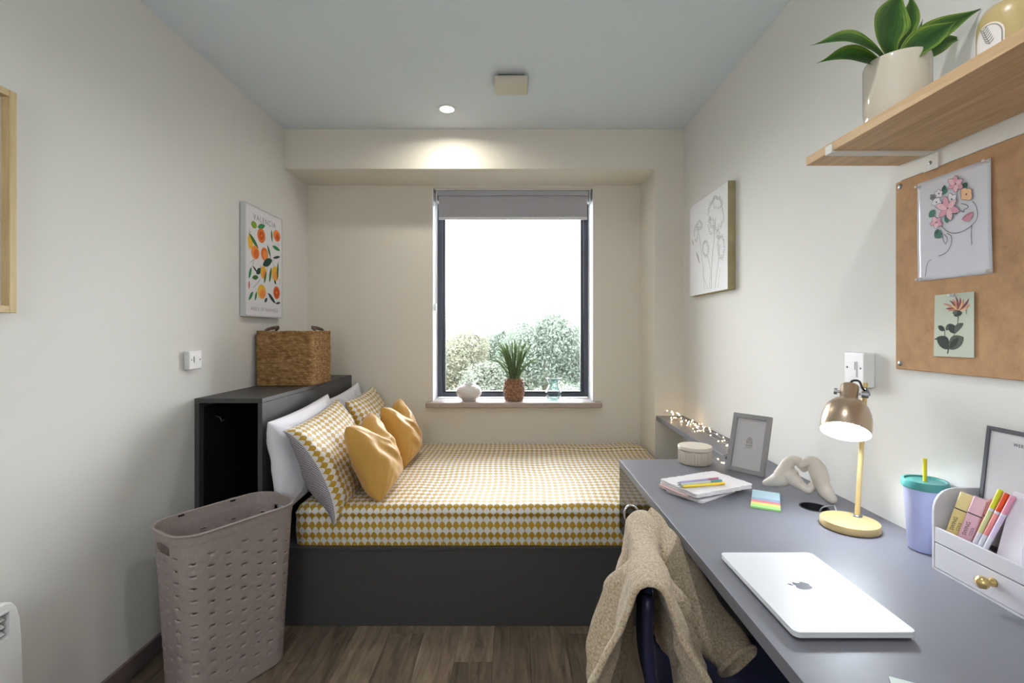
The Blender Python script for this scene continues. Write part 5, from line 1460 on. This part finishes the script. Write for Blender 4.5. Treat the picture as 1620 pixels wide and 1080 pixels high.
block_pen(0.998, 1.034, 1.024, 1.018, 0.112, 0.024, 0.015, pm('shaded_pink', (216, 134, 128)), pm('shaded_pink_cap', (214, 138, 134)), 'added highlighter carrying the shaded side colour of the pastel pink one', False)  # coral tone stands for the pink highlighter's side in shade
CLR = mat('frosted_barrel', (226, 226, 238), 0.3)
def gel(x0, y0, x1, y1, h, body, cap, label):
    p0 = Vector((x0, y0, TZ + 0.006)); p1 = Vector((x1, y1, TZ + h))
    t = pen('gel_pen', p0, p1, 0.0046, (CLR, pm('ink_core_' + label.split()[0], body), pm('cap_' + label.split()[0], cap)), label, 'pen', 'slim pens in the organizer',
            parts=((0, 0.30, 'lower_barrel', 0), (0.30, 0.66, 'ink_window', 1), (0.66, 0.70, 'collar', 0), (0.70, 1.0, 'cap', 2)), tip=False)
gel(0.976, 1.024, 1.016, 1.002, 0.142, (216, 220, 160), (216, 220, 50), 'lime-capped slim pen in the organizer')
gel(0.977, 1.0135, 1.018, 0.9915, 0.138, (240, 150, 150), (232, 84, 40), 'orange-capped slim pen in the organizer')
gel(0.978, 1.003, 1.020, 0.981, 0.136, (222, 206, 236), (226, 150, 176), 'pink-capped slim pen in the organizer')
# pastel card pad at the near end of the tray
Mp = frame_axes((0.984, 0.984, TZ + 0.0008), (0.10, -0.995, 0), (0.30, -0.24, 0.90))
nb = thing('pastel_pad', (1.0, 0.9, TZ), 'white pad with a pastel circle print in the near end of the organizer', 'pad')
MB().box(0, 0.135, 0, 0.150, -0.008, 0.0, Mp).build('pad_body', mat('pad_white', (232, 226, 236), 0.5), nb, bevel=0.0008)
sgn = 0.0004
dsk = MB(); dsk.plate([(0.125 + 0.085 * math.cos(a), 0.05 + 0.085 * math.sin(a)) for a in [math.radians(t) for t in range(90, 271, 10)]] , (), sgn * 0.4, sgn, Mp)
dsk2 = MB(); dsk2.plate([(0.1345 + 0.07 * math.cos(a), 0.03 + 0.07 * math.sin(a)) for a in [math.radians(t) for t in range(95, 255, 10)]] , (), sgn * 1.2, sgn * 1.5, Mp)
dsk.build('pastel_disc', mat('pastel_grey_print', (216, 208, 224), 0.5), nb); dsk2.build('pastel_disc', mat('pastel_mint_print', (218, 230, 222), 0.5), nb)
# framed planner leaning on the wall behind the tray
wf = thing('planner_frame', (1.05, 0.95, TZ), 'thin dark grey framed white planner sheet leaning on the wall behind the organizer pens', 'frame')
upv = Vector((0.030, 0, 0.262)).normalized()
Mw = frame_axes((1.036, 1.079, TZ + 0.0008), (0, -1, 0), upv)
if (Mw.to_3x3() @ Vector((0, 0, 1))).x > 0:
    Mw = Mw @ Matrix(((1, 0, 0, 0), (0, 1, 0, 0), (0, 0, -1, 0), (0, 0, 0, 1)))
FWw, FHw = 0.235, 0.262
M_DFR = mat('dark_grey_frame', (84, 85, 90), 0.45)
for a, b_, c, d in ((0, 0.009, 0, FHw), (FWw - 0.009, FWw, 0, FHw), (0.009, FWw - 0.009, 0, 0.009), (0.009, FWw - 0.009, FHw - 0.009, FHw)):
    MB().box(a, b_, c, d, -0.004, 0.004, Mw).build('frame_bar', M_DFR, wf, bevel=0.0008)
MB().box(0.008, FWw - 0.008, 0.008, FHw - 0.008, -0.003, 0.0012, Mw).build('planner_sheet', mat('planner_white', (216, 215, 218), 0.3), wf)
wl = onx(1609, 700, 1.062)
u_ = 1.079 - wl.y; v_ = 0.226
zz = (Mw.to_3x3() @ Vector((0, 0, 1)))
text('lettering', 'WEEKLY', 0.0095, frame_axes(Mw @ Vector((0.0585, 0.232, 0.0015)), (0, -1, 0), upv), INKB, wf, 'LEFT', 1.1)

# glass coaster at the bottom edge of the view
gc = onz(1406, 1074, DZ)
Mg = frame_axes((gc.x, gc.y, DZ + E), (0.83, -0.42, 0), (0.35, 0.93, 0)) @ Matrix.Translation((0, -0.1, 0))
M_CO = mat('pale_glass', (214, 226, 222), 0.12, spec=0.5)
tag(MB().plate([(0, 0), (0.1, 0), (0.1, 0.1), (0, 0.1)], (), 0, 0.005, Mg).build('glass_coaster', M_CO, None, bevel=0.001), 'pale square glass coaster, only its corner showing at the bottom edge', 'coaster')
# ------------------------------------------------------------------ chair under the cardigan
RN, RF = Vector((0.275, 0.985, 0.0)), Vector((0.352, 1.350, 0.0))     # near and far ends of the back
cd = (RF - RN).normalized(); cn = Vector((cd.y, -cd.x, 0))             # cn points to the seat / desk side
ch = thing('desk_chair', (0.52, 1.12, 0), 'navy desk chair pushed under the desk beneath a cardigan', 'chair')
M_NAVY = mat('navy_metal', (34, 36, 66), 0.4)
M_NAVYF = mat('navy_fabric', (30, 34, 62), 0.85, spec=0.2, nscale=200, bump=0.2, dist=0.001)
Mc = Matrix((cd, cn, Vector((0, 0, 1)))).transposed().to_4x4(); Mc.translation = RN
L_ = (RF - RN).length
for s in (0.015, L_ - 0.015):
    MB().tube(spline([Mc @ Vector((s, 0.0, 0.755)), Mc @ Vector((s, 0.004, 0.60)), Mc @ Vector((s, 0.03, 0.47)), Mc @ Vector((s, 0.02, 0.2)), Mc @ Vector((s, -0.02, 0.002))], 6), 0.0115, 12).build('rear_leg', M_NAVY, ch, smooth=True)
    MB().tube(spline([Mc @ Vector((s, 0.40, 0.435)), Mc @ Vector((s, 0.415, 0.2)), Mc @ Vector((s, 0.43, 0.002))], 6), 0.0115, 12).build('front_leg', M_NAVY, ch, smooth=True)
    MB().tube([Mc @ Vector((s, 0.04, 0.425)), Mc @ Vector((s, 0.40, 0.425))], 0.010, 10).build('side_rail', M_NAVY, ch, smooth=True)
bk_ = MB()
def bpan(i, j):
    s = lerp(0.03, L_ - 0.03, i / 12); z = lerp(0.56, 0.775, j / 8)
    return Mc @ Vector((s, -0.012 * math.sin(PI * i / 12) + 0.004, z))
MB().grid(bpan, 13, 9).build('backrest', M_NAVYF, ch, smooth=True, solid=0.014, off=0)
seat = rrect(L_ + 0.05, 0.42, 0.05, 6, L_ / 2, 0.245)
MB().plate(seat, (), 0.437, 0.475, Mc).build('seat', M_NAVYF, ch, bevel=0.012, seg=3)
ring = []
rc = at(999, 814, 1.385)
for k in range(25):
    a = 2 * PI * k / 24
    ring.append(rc + Vector((0.022 * math.cos(a) + 0.008 * math.sin(a), 0.01 * math.cos(a), -0.016 * math.cos(a) + 0.024 * math.sin(a))))
MB().tube(ring, 0.0032, 10, caps=False).build('chrome_loop', M_CHROME, ch, smooth=True)
MB().tube([rc + Vector((0.019, 0.008, -0.014)), Mc @ Vector((L_ - 0.01, 0, 0.765))], 0.003, 8).build('loop_stem', M_CHROME, ch, smooth=True)

# ------------------------------------------------------------------ cardigan over the chair back
cg = thing('cardigan', (0.31, 1.17, 0.3), 'oatmeal marled wool cardigan draped over the chair back', 'cardigan')
M_WOOL = ramp_mat('oatmeal_wool', [(0.28, (104, 80, 50)), (0.42, (176, 150, 112)), (0.58, (222, 206, 178)), (0.75, (246, 240, 228))], 190, rough=0.95, bump=0.9, dist=0.004, detail=8, spec=0.1, sheen=0.35, nrough=0.8)
NW_, NS_ = 84, 150
def ridge(w):
    x = lerp(0.268, 0.360, w); y = lerp(0.945, 1.352, w)
    z = 0.806 + 0.006 * math.sin(PI * w) - 0.006 * (1 - sstep(0, 0.22, w)) - 0.016 * sstep(0.86, 1.0, w)
    return Vector((x, y, z))
def cloth(i, j):
    w = i / (NW_ - 1); s = j / (NS_ - 1) * 2 - 1       # s<0: outer (room) side, s>0: desk side
    r = ridge(w); a = abs(s)
    near = (1 - w)
    drop = 0.56 if s < 0 else 0.275
    top = 0.13                                             # share of s spent on the bend
    rad = 0.034 + 0.008 * math.sin(w * 9)
    if a < top:
        t = a / top * PI / 2
        off = rad * math.sin(t); z = r.z - rad + rad * math.cos(t); h = 0
    else:
        h = (a - top) / (1 - top) * drop
        z = r.z - rad - h
        if s < 0: off = rad + h * (0.08 + 0.33 * near ** 1.6) + 0.020 * sstep(0, 0.2, h) * math.sin(w * 15 + 0.6 + 3 * h)
        else: off = rad + h * (0.03 + 0.42 * near ** 2.2) * (1 - 0.5 * sstep(0.2, 0.4, h)) + 0.014 * sstep(0.02, 0.2, h) * math.sin(w * 13 + 2.0 - 4 * h)
    sg = -1 if s < 0 else 1
    n1 = noise.noise(Vector((w * 3.2, s * 3.0, 4.2)))
    off += (0.022 * n1 + 0.012 * noise.noise(Vector((w * 7 + 3, s * 5, 8.8)))) * sstep(0.0, 0.10, h) + 0.004 * noise.noise(Vector((w * 14, s * 16, 1.0)))
    # a deep diagonal fold running down from the top on the near side
    dd = (w - 0.42 + (0.9 if s > 0 else -0.3) * h) / 0.075
    off += 0.042 * math.exp(-dd * dd) * sstep(0.0, 0.08, h) - 0.022 * math.exp(-(dd + 1.5) ** 2) * sstep(0, 0.08, h)
    p = r + cn * (sg * off); p.z = z
    # the near edge bells outward and sags into a lip between the two fronts
    e = 1 - sstep(0.0, 0.16, w)
    p -= cd * (0.012 * e * (1 - sstep(0.05, 0.25, h)) ) 
    p -= cd * (0.045 * sstep(0.05, 0.4, h) * near * (1 if s < 0 else 0.3))
    p.z += 0.010 * math.sin(w * 7 + 1) * (1 - sstep(0, 0.1, h))
    p.z += 0.010 * e * (1 - a)
    return p
body = MB().grid(cloth, NW_, NS_).build('body', M_WOOL, cg, smooth=True, solid=0.009, off=0)
# thick rolled band along the near edge
edge = [cloth(0, j) for j in range(10, NS_ - 10, 3)]
MB().tube(edge, 0.0105, 12, flat=0.62, up=tuple(cd)).build('front_band', M_WOOL, cg, smooth=True)
# sleeve hanging beside the desk edge
sp_ = [Vector(p) for p in ((0.378, 1.300, 0.806), (0.404, 1.285, 0.782), (0.426, 1.250, 0.715), (0.452, 1.215, 0.650), (0.482, 1.180, 0.595), (0.508, 1.150, 0.558), (0.524, 1.120, 0.540))]
SP = [p - Vector((0.016 * (1 - sstep(0.70, 0.735, 0.0 + 0.735 - max(0, p.z - 0.735))), 0, 0)) for p in spline(sp_, 8)]; SP = [p - Vector((0.010 if p.z > 0.69 else 0.004, 0, 0)) for p in SP]; ns = len(SP)
def slv(i, j):
    t = i / (ns - 1); p = SP[i]; d = (SP[min(i + 1, ns - 1)] - SP[max(i - 1, 0)]).normalized()
    wide = Vector((0.50, 0.62, 0.30)); wide = (wide - d * wide.dot(d)).normalized(); th = d.cross(wide)
    a = 2 * PI * j / 28
    rw = lerp(0.042, 0.072, sstep(0.05, 0.6, t)) * (1 - 0.25 * sstep(0.75, 0.98, t)) + 0.004 * noise.noise(Vector((t * 9, math.cos(a) * 2, math.sin(a) * 2)))
    rt = lerp(0.014, 0.022, t) + 0.016 * sstep(0.7, 1.0, t)
    return p + wide * (rw * math.cos(a)) + th * (rt * math.sin(a) * (1 + 0.2 * math.sin(t * 14 + 2 * math.cos(a))))
MB().grid(slv, ns, 28, cv=True).build('sleeve', M_WOOL, cg, smooth=True, solid=0.006, off=-1)
cuff = []
def cfr(j):
    q = Vector(slv(ns - 1, j)); return q
d_end = (SP[-1] - SP[-2]).normalized()
pts = [cfr(j) + d_end * 0.002 for j in range(28)] + [cfr(0) + d_end * 0.002]
MB().tube(pts, 0.0062, 10, caps=False).build('cuff', M_WOOL, cg, smooth=True)
